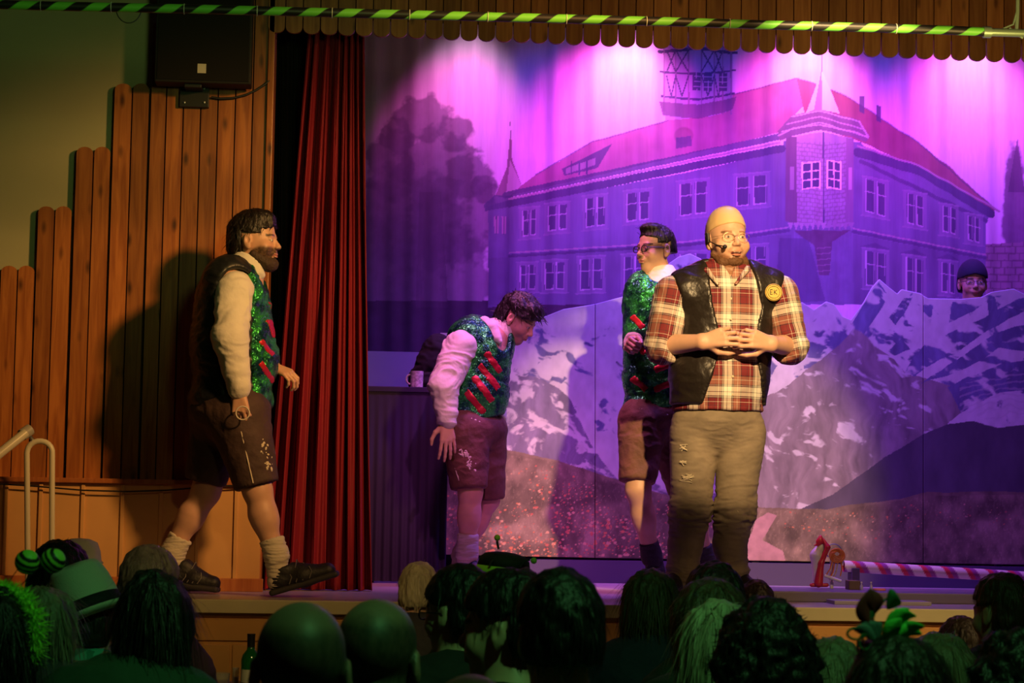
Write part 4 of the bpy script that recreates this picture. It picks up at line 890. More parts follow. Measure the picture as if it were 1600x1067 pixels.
def embroid(name, pts, parent, r=0.004):
    mb = MB()
    for (c, a, L_) in pts: d = np.array([math.cos(a), 0, math.sin(a)])*L_; mb.tube([c-d, c-d*0.5, c, c+d*0.5, c+d], [r*.4, r, r*1.2, r, r*.4], 6)
    return new_obj(name, mb.mesh(M_emb, smooth=True), parent)
def onto(F, p, dirn=(0, -1, 0), out=0.002):     # push a point from outside onto the surface of a field
    p = np.array(p, float)-np.array(dirn)*-1*0; d = unit(dirn); q = p+d*0.45
    for _ in range(400):
        i = np.round((q-F.lo)/F.vox).astype(int)
        if (i >= 0).all() and (i < F.n).all() and F.F[tuple(i)] < 0: break
        q = q-d*0.0025
    return q+d*(out+0.003)
def stuffit(o): o['kind'] = 'stuff'; return o
# ---------------------------------------------------------------- 1 man walking in from the left
def left_man():
    G = Fig(9.9); J = G.J
    root = empty('person', 'bearded man in white shirt and black vest striding right in front of the pine boards', 'person', loc=(J(370, 900)[0], 9.9, STZ))
    T = Matrix.Translation(-Vector(root.location))
    def K(o): 
        if o: o.data.transform(T); o.parent = root
        return o
    s = 1.08; hc = J(399, 378); M = hmat((0.97, -0.25, 0.02)); c = hc
    H = head_prims(c, M, s, .004); Y = np.array([0, 1., 0])
    Fc = (0, 1, 0); X = (1, 0, 0)
    neck = [rc(J(385, 432), c+M@np.array([0, -.02, -.075]), .066, .060, .02), rc(J(370, 438), J(388, 432), .07, .06, .05)]
    tor = [rc(J(363, 470, .0), J(362, 520), .150, .165, .04, Fc, 1.28), el(J(366, 562), (.178, .19, .17), k=.06), el(J(360, 622), (.172, .175, .12), k=.05), rc(J(356, 436, -.14), J(368, 430, .15), .068, .068, .06)]
    sh, eb, wr = J(366, 452, -.20), J(360, 528, -.25), J(374, 606, -.24)
    aN = [rc(sh, eb, .066, .052, .03), rc(eb, wr, .050, .034, .02)]
    sh2, eb2, wr2 = J(372, 450, .20), J(378, 540, .22), J(424, 572, .10)
    aF = [rc(sh2, eb2, .062, .05, .03), rc(eb2, wr2, .046, .032, .02)]
    hN = hand_prims(wr+(0, 0, -.012), (0.10, -0.05, -1), (0.25, 1, 0), -1, 1.05, (38, 55, 40), thumb=(.3, .9))
    hF = hand_prims(wr2, (0.85, -0.25, -.35), (0.1, 0.4, -1), 1, 1.0, (30, 45, 35), thumb=(.5, .6))
    hipN, knN, anN = J(372, 655, -.09), J(402, 765, -.11), J(432, 868, -.12)
    hipF, knF, anF = J(348, 655, .09), J(322, 768, .10), J(270, 862, .12)
    lN = [rc(hipN, knN, .105, .066, .05), rc(knN, (knN*.55+anN*.45), .062, .060, .03), rc(knN*.62+anN*.38+(-.012, .0, 0), anN, .062, .036, .03)]
    lF = [rc(hipF, knF, .105, .066, .05), rc(knF, knF*.55+anF*.45, .060, .058, .03), rc(knF*.62+anF*.38+(-.012, 0, 0), anF, .060, .036, .03)]
    tN, hlN = P(512, 898, 9.9-.17), P(424, 921, 9.9-.12); hlN[2] = STZ+.012; tN = hlN+np.array([.30, -.03, .095])
    hlF = P(262, 905, 9.9+.13); hlF[2] = STZ+.04; tF = hlF+np.array([.235, -.03, -.026])
    feet = [rc(anN, hlN+(0.03, 0, .04), .036, .034, .02), rc(hlN+(0.03, 0, .05), tN+(-.15, 0, .025), .028, .018, .03), rc(anF, hlF+(.03, 0, .04), .036, .034, .02), rc(hlF+(.03, 0, .05), tF+(-.10, 0, .035), .030, .022, .03)]
    body = neck+tor+aN+aF+lN+lF+feet
    allp = body+hN+hF+H[0]
    lo, hi = bounds(allp, .03); F = Field(lo, hi, .0042); F.add(body); head_into(F, H); F.add(hN+hF)
    def beard(x, y, z): return np.clip((-.022-z-0.25*np.clip(.04-y, 0, 1))/.012, 0, 1)*np.clip((y+.01)/.02, 0, 1)*(1-((abs(x) < .021) & (abs(z+.062) < .010) & (y > .07)))*0.85
    K(sobj('body', F, M_skin, None, colf=skincol(c, M, s, SKIN*1.0, beard, (0.06, 0.035, 0.022))))
    B2 = el(c+M@(np.array([0, .062, -.098])*s), np.array([.036, .040, .034])*s, M, .02)
    F = field([B2, rc(c+M@(np.array([-.058, .01, -.06])*s), c+M@(np.array([-.03, .06, -.095])*s), .02, .025, .02), rc(c+M@(np.array([.058, .01, -.06])*s), c+M@(np.array([.03, .06, -.095])*s), .02, .025, .02)], 0, .004)
    K(sobj('beard', F, mat('brown_beard', (0.05, 0.028, 0.018), 0.7, bump=(120, 0.8, 0.006)), None, hairfold(.004, (160, 160, 60))))
    F, W = hair_field(c, M, s, grow=.015, line=.066, side=.044, back=-.07, extra=[el(c+M@(np.array([0, .030, .102])*s), np.array([.058, .055, .030])*s, M, .03)])
    F.sub([el(W((.0, .1, .02)), (.05, .045, .05), M, .01)])
    o = K(sobj('hair', F, M_hair, None, hairfold(.007, (60, 60, 30)))); strands('loose_hair', o, o, M_hair, 500, .03, .001, (-.4, .1, -.8), .6, 1)
    # shirt: collar, sleeves
    F = field([rc(sh+(0, .02, 0), eb, .078, .070, .03), rc(eb+(-.004, 0, .01), wr, .068, .046, .03), rc(wr+(0, 0, .035), wr+(0, 0, -.004), .046, .046, .008, cap=1)], 0, .005)
    K(sobj('shirt_sleeve', F, M_shirt, None, folds(.009, (7, 7, 15))))
    F = field([rc(sh2+(0, -.02, 0), eb2, .074, .06, .03), rc(eb2, wr2, .058, .043, .03, cap=1)], 0, .006); K(sobj('shirt_sleeve', F, M_shirt, None, folds(.007, (7, 7, 15))))
    F = field([rc(J(374, 438), c+M@np.array([0, -.022, -.075]), .104, .080, .02, cap=1), rc(J(402, 424, -.05), J(410, 430, -.03), .02, .01, .02)], 0, .004); K(sobj('shirt_collar', F, M_shirt, None, folds(.003)))
    # vest
    V_ = field(tor+[rc(J(358, 436, -.12), J(368, 432, .12), .075, .075, .06)], .018, .005, .02)
    V_.sub([rc(sh+(0, -.3, -.02), sh+(0, .06, -.02), .085, .085, .01), rc(sh+(0.01, -.3, .03), sh+(0.01, .04, .03), .072, .072, .01), rc(sh2+(0, .3, -.02), sh2+(0, -.04, -.02), .075, .075, .01), rc(J(372, 402, -.02), J(404, 428, -.03), .080, .075, .01)]); V_.plane(J(360, 634), (0, 0, -1))
    base_ = V_.F.copy(); V_.plane(J(396, 500), (1, -0.0, 0.05)); K(sobj('vest_back', V_, M_blackv, None, folds(.006)))
    V_.F = base_.copy(); V_.plane(J(394, 500), (-1, 0, -0.05)); K(sobj('vest_front', V_, M_seq, None, folds(.010, (6, 6, 16))))
    # red ribbons
    for (a, b) in (((420, 468), (427, 488)), ((416, 498), (428, 524)), ((405, 532), (424, 554)), ((405, 566), (424, 594))):
        V_.F = base_.copy()-.0035; A, B = J(*a, -.15), J(*b, -.15); mid = (A+B)/2; d = unit(B-A); nrm = unit(np.cross(d, (0, 1, 0)))
        h = np.linalg.norm(B-A)/2
        V_.plane(mid+nrm*.012, nrm); V_.plane(mid-nrm*.012, -nrm); V_.plane(mid+d*h, d); V_.plane(mid-d*h, -d); V_.plane(J(360, 500, -.02), (0, 1, 0)); V_.plane(J(399, 500), (-1, 0, 0))
        K(sobj('ribbon_stripe', V_, M_red, None, folds(.008, (6, 6, 16)), sm=0))
    # shorts
    hemN, hemF = J(401, 757, -.11), J(321, 752, .10)
    shp = [el(J(358, 640), (.182, .185, .12), k=.05), rc(hipN+(.0, 0, .03), hemN, .135, .098, .05, cap=1), rc(hipF+(0, 0, .03), hemF, .135, .092, .05, cap=1), rc(hipN, hipF, .12, .12, .05)]
    F = field(shp, 0, .005); K(sobj('leather_shorts', F, M_leather2, None, folds(.006, (8, 8, 10))))
    sl = []
    for t in np.linspace(0, 1, 14): sl.append(onto(F, J(378+19*t, 672+83*t, -.1), out=.003))
    me = MB().tube(sl, .0035, 6).mesh(M_emb, smooth=True); me.transform(T); new_obj('side_piping', me, root)
    rs = np.random.RandomState(5); pts = []
    for i in range(34):
        t = rs.rand(); px, py = 408+12*t+rs.normal(0, 4.5), 683+52*t; pts.append((onto(F, J(px, py, -.1), out=.001), rs.uniform(0, 3.14), rs.uniform(.006, .014)))
    for i in range(10): pts.append((onto(F, J(302+i*4.6, 617+rs.normal(0, 1.5), -.1), out=.001), rs.uniform(-.6, .6), .008))
    stuffit(K(embroid('embroidery', pts, None, .0052)))
    # ring of braces in the hand
    ring = [wr+np.array([.02+.030*math.cos(t), -.05, -.115+.030*math.sin(t)]) for t in np.linspace(0, 6.283, 22)]
    me = MB().tube(ring, .0035, 6, cap=False).mesh(mat('pale_strap_ring', (0.6, 0.55, 0.45), 0.4), smooth=True); me.transform(T); new_obj('brace_strap', me, root)
    for nm, a, b, hl, to, upv in (('N', knN, anN, hlN, tN, (-.2, 0, 1)), ('F', knF, anF, hlF, tF, (.2, 0, 1))):
        d = unit(b-a); top = b-d*.075
        F = field([rc(top, b+d*.02, .053, .047, .02, cap=2), rc(b, hl+(0.03, 0, .06), .045, .045, .03)], 0, .004); K(sobj('sock', F, M_sock, None, folds(.005, (12, 12, 75))))
        A, B = shoe_prims(hl, to, up=upv); F = field(A, 0, .004); F.sub([rc(hl+np.array([.05, 0, .10]), hl+np.array([.04, 0, .2]), .036, .05, .01)]); o = K(sobj('shoe', F, M_shoe, None, folds(.002)))
        F = field(B, 0, .004); q = sobj('sole', F, M_sole, None); K(q); q.parent = o
        l = laces('laces', hl, to, None, mat('grey_laces', (0.12, 0.11, 0.1), 0.5), upv); K(l); l.parent = o
    return root
# ---------------------------------------------------------------- 2 man bending forward
def bend_man():
    G = Fig(11.25); J = G.J
    root = empty('person', 'dark-haired man in striped green vest bending forward looking down beside the mountain scenery', 'person', loc=(J(740, 900)[0], 11.25, STZ))
    T = Matrix.Translation(-Vector(root.location))
    def K(o):
        if o: o.data.transform(T); o.parent = root
        return o
    s = 1.02; c = J(809, 500); M = hmat((0.80, -0.36, -0.56), 0.0); H = head_prims(c, M, s)
    n1 = (0.35, 0.93, 0)
    neck = [rc(J(768, 527), c+M@np.array([0, -.025, -.07]), .068, .056, .03)]
    tor = [rc(J(748, 548), J(742, 600), .155, .150, .05, (0.5, .86, 0), .95), el(J(742, 622), (.145, .14, .12), k=.06), el(J(738, 665), (.145, .14, .11), k=.05), rc(J(728, 530, -.08), J(775, 532, .13), .070, .062, .05), rc(J(745, 535), J(770, 530), .11, .08, .05)]
    sh, eb, wr = J(716, 545, -.17), J(693, 604, -.22), J(698, 655, -.24)
    sh2, eb2, wr2 = J(780, 545, .16), J(776, 600, .16), J(776, 655, .05)
    aN = [rc(sh, eb, .062, .05, .03), rc(eb, wr, .048, .032, .02)]; aF = [rc(sh2, eb2, .055, .045, .03), rc(eb2, wr2, .042, .03, .02)]
    hN = hand_prims(wr+(0, 0, -.01), (0.08, -.05, -1), (-0.25, 1, 0), -1, 1.08, (10, 12, 10), 1.6, (1.2, .3))
    hF = hand_prims(wr2+(0, 0, -.01), (0.12, -.2, -1), (-1, 0.6, 0), 1, 1.0, (22, 30, 25), thumb=(.6, .6))
    hipN, knN, anN = J(728, 680, -.07), J(735, 768, -.10), J(730, 862, -.08)
    hipF, knF, anF = J(756, 680, .07), J(762, 780, .10), J(722, 868, .18)
    lN = [rc(hipN, knN, .105, .062, .05), rc(knN, knN*.55+anN*.45, .060, .057, .03), rc(knN*.62+anN*.38, anN, .058, .036, .03)]
    lF = [rc(hipF, knF, .105, .062, .05), rc(knF, knF*.55+anF*.45, .058, .052, .03), rc(knF*.62+anF*.38, anF, .054, .035, .03)]
    hlN = P(722, 906, 11.2); hlN[2] = STZ+.014; tN = hlN+np.array([.20, -.17, 0]); hlF = anF+(-.03, .02, 0); hlF[2] = STZ+.014; tF = hlF+np.array([.2, -.15, 0])
    feet = [rc(anN, hlN+(.02, -.02, .045), .036, .034, .02), rc(hlN+(.02, -.02, .045), tN+(-.08, .07, .035), .030, .022, .03), rc(anF, hlF+(.02, -.02, .045), .036, .034, .02), rc(hlF+(.02, -.02, .045), tF+(-.08, .07, .035), .030, .022, .03)]
    body = neck+tor+aN+aF+lN+lF+feet; lo, hi = bounds(body+hN+hF+H[0], .03); F = Field(lo, hi, .0042); F.add(body); head_into(F, H); F.add(hN+hF)
    K(sobj('body', F, M_skin, None, colf=skincol(c, M, s, SKIN, stub=.35)))
    F, W = hair_field(c, M, s, grow=.020, line=.058, side=.042, back=-.06, extra=[el(c+M@(np.array([0, .055, .088])*s), np.array([.066, .045, .035])*s, M, .03)])
    o = K(sobj('hair', F, M_hair, None, hairfold(.012, (38, 38, 30)))); strands('loose_hair', o, o, M_hair, 700, .04, .0012, (.5, -.2, -.6), .7, 2)
    F = field([rc(sh+(.01, .02, .01), eb, .080, .068, .03), rc(eb, wr, .066, .045, .03), rc(wr+(0, 0, .04), wr, .045, .045, .008, cap=1)], 0, .005); K(sobj('shirt_sleeve', F, M_shirt, None, folds(.010, (7, 7, 15))))
    F = field([rc(sh2, eb2, .066, .056, .03), rc(eb2, wr2, .054, .042, .03, cap=1)], 0, .005); K(sobj('shirt_sleeve', F, M_shirt, None, folds(.007, (7, 7, 15))))
    F = field([rc(J(762, 530), c+M@np.array([0, -.03, -.080]), .100, .080, .02, cap=1), rc(J(757, 503, -.06), J(774, 528, -.12), .030, .020, .02), rc(J(770, 512, -.10), J(781, 534, -.13), .028, .012, .02)], 0, .004); K(sobj('shirt_collar', F, M_shirt, None, folds(.003)))
    V_ = field(tor, .018, .005, .02); ax = np.array([-0.3, -.9, 0])
    V_.sub([rc(sh+ax*.25+(0, 0, .02), sh-ax*.04+(0, 0, .02), .085, .080, .01), rc(sh+ax*.25+(0, 0, -.05), sh-ax*.02+(0, 0, -.05), .06, .06, .01), rc(sh2-ax*.25, sh2+ax*.02, .07, .07, .01), rc(J(772, 496, -.05), J(782, 532, -.10), .085, .065, .01)])
    V_.plane(J(740, 655), (0.25, 0, -1)); base_ = V_.F.copy(); V_.plane(J(722, 600), (1, -.5, .15)); K(sobj('vest_back', V_, M_blackv, None, folds(.006)))
    V_.F = base_.copy(); V_.plane(J(721, 600), (-1, .5, -.15)); K(sobj('vest_front', V_, M_seq, None, folds(.009, (6, 6, 16))))
    for (a, b) in (((758, 552), (779, 582)), ((748, 572), (776, 608)), ((739, 590), (767, 627)), ((728, 613), (754, 645))):
        V_.F = base_.copy()-.0035; A, B = J(*a, -.1), J(*b, -.1); mid = (A+B)/2; d = unit(B-A); nrm = unit(np.cross(d, (0, 1, 0))); h = np.linalg.norm(B-A)/2
        V_.plane(mid+nrm*.015, nrm); V_.plane(mid-nrm*.015, -nrm); V_.plane(mid+d*h, d); V_.plane(mid-d*h, -d); V_.plane(J(740, 600, .0), (0, 1, 0)); K(sobj('ribbon_stripe', V_, M_red, None, folds(.008, (6, 6, 16)), sm=0))
    hemN, hemF = J(733, 762, -.10), J(762, 778, .10)
    F = field([el(J(738, 668), (.155, .15, .11), k=.05), rc(hipN+(0, 0, .02), hemN, .125, .092, .05, cap=1), rc(hipF+(0, 0, .02), hemF, .12, .085, .05, cap=1)], 0, .005); K(sobj('leather_shorts', F, M_leather, None, folds(.006, (8, 8, 10))))
    sl = [onto(F, J(704+14*t, 712+45*t, -.1), out=.003) for t in np.linspace(0, 1, 12)]; me = MB().tube(sl, .0035, 6).mesh(M_emb, smooth=True); me.transform(T); new_obj('side_piping', me, root)
    rs = np.random.RandomState(6); pts = []
    for i in range(60):
        t = rs.rand(); pts.append((onto(F, J(722+15*t+rs.normal(0, 3.5), 702+36*t, -.1), out=.001), rs.uniform(0, 3.14), rs.uniform(.006, .014)))
    for i in range(12): pts.append((onto(F, J(735+i*3, 655+i*1.2, -.1), out=.001), rs.uniform(-.6, .6), .007))
    stuffit(K(embroid('embroidery', pts, None, .0052)))
    for a, b, hl, to in ((knN, anN, hlN, tN), (knF, anF, hlF, tF)):
        d = unit(b-a); F = field([rc(b-d*.09, b+d*.02, .052, .047, .02, cap=2), rc(b, hl+(.02, -.02, .06), .045, .045, .03)], 0, .004); K(sobj('sock', F, M_sock, None, folds(.005, (12, 12, 75))))
        A, B = shoe_prims(hl, to); F = field(A, 0, .004); o = K(sobj('shoe', F, M_shoe, None)); q = K(sobj('sole', field(B, 0, .004), M_sole, None)); q.parent = o
    return root
# ---------------------------------------------------------------- 3 man with glasses
def glasses_man():
    G = Fig(10.85); J = G.J
    root = empty('person', 'man in dark-rimmed glasses and green sequin vest looking left, behind the plaid shirt', 'person', loc=(J(1030, 920)[0], 10.85, STZ))
    T = Matrix.Translation(-Vector(root.location))
    def K(o):
        if o: o.data.transform(T); o.parent = root
        return o
    s = 1.03; c = J(1024, 391); M = hmat((-0.86, -0.50, -0.02)); H = head_prims(c, M, s, -.002)
    neck = [rc(J(1036, 440), c+M@np.array([0, -.02, -.08]), .062, .052, .03)]
    n1 = (-0.45, -.9, 0)
    tor = [rc(J(1030, 480), J(1027, 540), .165, .15, .05, (-.3, -.95, 0), .78), el(J(1024, 590), (.145, .125, .15), k=.06), el(J(1022, 645), (.145, .13, .11), k=.05), rc(J(1004, 450, -.02), J(1065, 448, .03), .058, .058, .05)]
    sh, eb, wr = J(1006, 472, .10), J(1004, 546, .13), J(989, 534, -.10)
    aN = [rc(sh, eb, .058, .047, .03), rc(eb, wr, .044, .032, .02)]
    sh2, eb2, wr2 = J(1066, 465, .06), J(1090, 545, .12), J(1085, 610, .05)
    aF = [rc(sh2, eb2, .058, .047, .03), rc(eb2, wr2, .044, .032, .02)]
    hN = hand_prims(wr, (-0.35, -0.75, -.15), (0.6, -.3, -.4), 1, 1.05, (62, 75, 55), thumb=(.2, 1.0)); hF = hand_prims(wr2, (0, 0, -1), (-1, 0, 0), -1, 1.0, (25, 30, 25))
    hipN, knN, anN = J(1004, 670, -.06), J(997, 765, -.13), J(1018, 868, -.04)
    hipF, knF, anF = J(1045, 670, .07), J(1078, 770, .10), J(1102, 872, .20)
    lN = [rc(hipN, knN, .100, .062, .05), rc(knN, knN*.55+anN*.45, .060, .056, .03), rc(knN*.62+anN*.38, anN, .058, .036, .03)]
    lF = [rc(hipF, knF, .100, .062, .05), rc(knF, knF*.55+anF*.45, .060, .056, .03), rc(knF*.62+anF*.38, anF, .058, .036, .03)]
    hlN = P(1032, 926, 10.85); hlN[2] = STZ+.014; tN = hlN+np.array([-.14, -.20, 0]); hlF = anF+(.02, .0, 0); hlF[2] = STZ+.014; tF = hlF+np.array([-.16, -.17, 0])
    feet = [rc(anN, hlN+(-.015, -.02, .045), .036, .034, .02), rc(hlN+(-.015, -.02, .045), tN+(.06, .08, .035), .030, .022, .03), rc(anF, hlF+(-.015, -.02, .045), .036, .034, .02), rc(hlF+(-.015, -.02, .045), tF+(.06, .08, .035), .030, .022, .03)]
    body = neck+tor+aN+aF+lN+lF+feet; lo, hi = bounds(body+hN+hF+H[0], .03); F = Field(lo, hi, .0042); F.add(body); head_into(F, H); F.add(hN+hF)
    K(sobj('body', F, M_skin, None, colf=skincol(c, M, s, SKIN, stub=.12)))
    F, W = hair_field(c, M, s, grow=.006, line=.072, side=.036, back=-.012, extra=[el(c+M@(np.array([0, .03, .108])*s), np.array([.055, .055, .028])*s, M, .02)])
    o = K(sobj('hair', F, M_hair, None, hairfold(.004, (90, 90, 40)))); strands('loose_hair', o, o, M_hair, 400, .02, .0008, (-.4, -.2, .3), .8, 3)
    K(glasses('glasses', c, M, s, None, M_black2, wire=.0024))
    F = field([rc(sh, eb, .070, .060, .03), rc(eb, wr, .057, .043, .03, cap=1)], 0, .005); K(sobj('shirt_sleeve', F, M_shirt, None, folds(.008, (7, 7, 15))))
    F = field([rc(sh2+(-.01, 0, .01), eb2, .072, .060, .03), rc(eb2, wr2, .057, .043, .03, cap=1)], 0, .005); K(sobj('shirt_sleeve', F, M_shirt, None, folds(.008, (7, 7, 15))))
    F = field([rc(J(1035, 452), c+M@np.array([0, -.022, -.095]), .112, .074, .02, cap=1)], 0, .004); F.sub([rc(J(1010, 424, -.15), J(1022, 462, -.14), .022, .03, .01)]); K(sobj('shirt_collar', F, M_shirt, None, folds(.003)))
    V_ = field(tor, .018, .005, .02); V_.sub([rc(J(1016, 415, -.16), J(1020, 478, -.15), .050, .010, .01), rc(J(1038, 415, -.02), J(1034, 430, -.04), .098, .09, .01)])
    V_.plane(J(1020, 640), (0.25, 0, -1)); K(sobj('vest', V_, M_seq, None, folds(.008, (6, 6, 16)))); base_ = V_.F.copy()
    for (a, b) in (((992, 492), (1008, 512)), ((994, 532), (1010, 552)), ((992, 590), (1011, 608)), ((1024, 578), (1050, 566)), ((1024, 608), (1050, 596))):
        V_.F = base_.copy()-.0035; A, B = J(*a, -.15), J(*b, -.15); mid = (A+B)/2; d = unit(B-A); nrm = unit(np.cross(d, (0, 1, 0))); h = np.linalg.norm(B-A)/2
        V_.plane(mid+nrm*.013, nrm); V_.plane(mid-nrm*.013, -nrm); V_.plane(mid+d*h, d); V_.plane(mid-d*h, -d); V_.plane(J(1000, 600, .0), (0, 1, 0)); K(sobj('ribbon_stripe', V_, M_red, None, folds(.008, (6, 6, 16)), sm=0))
    hemN, hemF = J(996, 752, -.12), J(1070, 768, .10)
    F = field([el(J(1022, 648), (.152, .14, .11), k=.05), rc(hipN+(0, 0, .03), hemN, .122, .088, .05, cap=1), rc(hipF+(0, 0, .03), hemF, .12, .085, .05, cap=1)], 0, .005); K(sobj('leather_shorts', F, M_leather, None, folds(.006, (8, 8, 10))))
    rs = np.random.RandomState(8); pts = []
    for cx, cy in ((1000, 634), (1038, 642)):
        for i in range(9): t = i/9*6.28; pts.append((onto(F, J(cx+7*math.cos(t), cy+6*math.sin(t), -.1), out=.002), t+1.57, .009))
    stuffit(K(embroid('cord_knots', pts, None, .0032)))
    dk = mat('dark_wool_socks', (0.03, 0.028, 0.035), 0.9, bump=(70, 0.5, 0.004))
    for a, b, hl, to in ((knN, anN, hlN, tN), (knF, anF, hlF, tF)):
        d = unit(b-a); F = field([rc(b-d*.07, b+d*.02, .048, .045, .02, cap=2), rc(b, hl+(-.015, -.02, .06), .045, .045, .03)], 0, .004); K(sobj('sock', F, dk, None, folds(.003, (12, 12, 75))))
        A, B = shoe_prims(hl, to); F = field(A, 0, .004); o = K(sobj('shoe', F, M_shoe, None)); q = K(sobj('sole', field(B, 0, .004), M_sole, None)); q.parent = o
    return root
# ---------------------------------------------------------------- 4 man in the plaid shirt
def plaid_man():
    G = Fig(10.2); J = G.J
    root = empty('person', 'stocky bearded man in plaid shirt, black leather vest and jeans, headset on, hands together', 'person', loc=(J(1115, 935)[0], 10.2, STZ))
    T = Matrix.Translation(-Vector(root.location))
    def K(o):
        if o: o.data.transform(T); o.parent = root
        return o
    s = 1.20; c = J(1136, 376); M = hmat((0.22, -0.97, 0.05), -0.03); H = head_prims(c, M, s, .009, mouth=.006)
    Fc = (0, 1, 0)
    neck = [rc(J(1134, 440), c+M@np.array([0, -.015, -.07]), .082, .074, .03)]
    tor = [rc(J(1134, 478), J(1130, 530), .205, .208, .06, Fc, .66), el(J(1124, 588, -.01), (.212, .172, .18), k=.07), el(J(1121, 650), (.195, .150, .10), k=.05), rc(J(1070, 456), J(1202, 453), .064, .064, .06), rc(J(1100, 440), J(1170, 438), .055, .055, .06)]
    shL, ebL, wrL = J(1052, 462), J(1036, 540, -.02), J(1097, 534, -.22)
    shR, ebR, wrR = J(1216, 460), J(1234, 540, -.02), J(1205, 537, -.22)
    aL = [rc(shL, ebL, .070, .058, .04), rc(ebL, wrL, .056, .036, .03)]; aR = [rc(shR, ebR, .070, .058, .04), rc(ebR, wrR, .056, .036, .03)]
    ea = [(20, 50, 34), (28, 46, 32), (36, 44, 30), (42, 46, 30)]
    hL = hand_prims(wrL, (0.88, -0.42, .22), (0.42, 0.90, -.12), -1, 1.22, each=ea, spread=2.2, thumb=(.7, .9)); hR = hand_prims(wrR, (-0.88, -0.42, .18), (-0.42, 0.90, -.12), 1, 1.22, each=ea, spread=2.2, thumb=(.7, .9))
    hipL, knL, anL = J(1085, 680), J(1079, 795, -.03), J(1063, 905, .03); hipR, knR, anR = J(1158, 680), J(1148, 795, -.03), J(1150, 905, .03)
    lL = [rc(hipL, knL, .098, .072, .02), rc(knL, anL, .072, .045, .03)]; lR = [rc(hipR, knR, .098, .072, .02), rc(knR, anR, .072, .045, .03)]
    hlL = anL+(0, .05, 0); hlL[2] = STZ+.014; tL = hlL+np.array([-.10, -.27, 0]); hlR = anR+(0, .05, 0); hlR[2] = STZ+.014; tR = hlR+np.array([.08, -.27, 0])
    feet = [rc(anL, hlL+(-.01, -.03, .045), .042, .036, .02), rc(hlL+(-.01, -.03, .045), tL+(.03, .09, .035), .032, .024, .03), rc(anR, hlR+(.01, -.03, .045), .042, .036, .02), rc(hlR+(.01, -.03, .045), tR+(-.03, .09, .035), .032, .024, .03)]
    body = neck+tor+aL+aR+lL+lR+feet; lo, hi = bounds(body+hL+hR+H[0], .03); F = Field(lo, hi, .0040); F.add(body); head_into(F, H); F.add(hL+hR)
    F.sub([el(c+M@(np.array([0, .098, -.064])*s), np.array([.014, .012, .0035])*s, M, .002)])
    def beard(x, y, z):
        k = np.clip((-.070-z+0.35*(abs(x)-.02)-0.2*np.clip(.05-y, 0, 1))/.012, 0, 1)*np.clip((y+.01)/.02, 0, 1); mu = ((abs(z+.047) < .006) & (abs(x) < .028) & (y > .07))*0.35
        return np.clip(k*.8+mu, 0, .85)
    K(sobj('body', F, M_skin, None, colf=skincol(c, M, s, SKIN*1.06, beard, (0.20, 0.075, 0.025), (0.3, 0.15, 0.08), (0.55, 0.2, 0.14), mouth=.006, eo=.62)))
    w_ = lambda q: c+M@(np.array(q, float)*s)
    bf = field([rc(w_((-.066, .008, -.060)), w_((-.045, .046, -.095)), .014, .022, .03), rc(w_((.066, .008, -.060)), w_((.045, .046, -.095)), .014, .022, .03), rc(w_((-.045, .046, -.097)), w_((.045, .046, -.097)), .022, .022, .03), el(w_((0, .068, -.096)), np.array((.034, .026, .022))*s, M, .02)], 0, .0035)
    K(sobj('beard', bf, mat('auburn_beard', (0.13, 0.055, 0.022), .7, bump=(150, .8, .006)), None, hairfold(.004, (150, 150, 80))))
    # bald cap
    W = lambda q: c+M@(np.array(q, float)*s)
    F = field([el(W((0, -.012, .040)), np.array((.079, .100, .090))*s, M, .02), el(W((0, -.004, .098)), np.array((.046, .055, .036))*s, M, .05), el(W((0, -.05, -.01)), np.array((.07, .06, .06))*s, M, .03)], 0, .004)
    Mi = M
    def f(x, y, z):
        X, Y_, Z = x-c[0], y-c[1], z-c[2]; lx, ly, lz = [(X*Mi[0, i]+Y_*Mi[1, i]+Z*Mi[2, i])/s for i in range(3)]
        return np.maximum(.036+np.clip(ly*.30, -.2, .03)-lz, -1.0)*s
    F.cut(f); K(sobj('bald_cap', F, mat('tan_latex_cap', (0.70, 0.48, 0.25), 0.45, bump=(20, 0.15, 0.01)), None, folds(.0015)))
    K(glasses('glasses', c, M, s, None, M_gold, wire=.0009, round_=True))
    mb = MB().tube([W((.084, -.03, .03)), W((.092, -.0, .022)), W((.086, .03, -.012)), W((.074, .065, -.03)), W((.056, .098, -.040))], .0028, 6).tube([W((.090, .012, .026)), W((.088, .016, -.012))], .010, 8)
    o = K(new_obj('headset', mb.mesh(M_black2, smooth=True))); mb = MB().lathe([(0.0, -.011), (.006, -.009), (.010, -.004), (.011, 0), (.010, .005), (.006, .009), (0, .011)], W((.054, .100, -.042)), 16); q = K(new_obj('mic_foam', mb.mesh(M_black2, smooth=True), label='round black foam tip')); q.parent = o
    # shirt
    MP = plaid('red_cream_plaid_flannel'); PX = .155
    def fab_t(V): 
        x0 = J(1137, 500)[0]; a = np.arctan2(V[:, 0]-x0, -(V[:, 1]-10.2)+0.05); return np.stack([.70+(V[:, 0]-x0)/PX*1.0, V[:, 2]/.175+.0, 0*a], 1)
    F = field(tor+[rc(J(1121, 600), J(1121, 648), .185, .190, .05, Fc, .85), rc(J(1134, 452), J(1134, 436), .10, .088, .03)], .012, .005, .02); F.plane(J(1121, 641), (0, 0, -1)); vn = lambda x, y, z: np.where(y < 10.2, np.minimum(z-J(1134, 436)[2]-1.5*abs(x-J(1135, 430)[0]), .2), -1.0); F.cut(vn)
    sh_F = F; o = K(sobj('plaid_shirt', F, MP, None, folds(.007, (7, 7, 9)), attrf=fab_t))
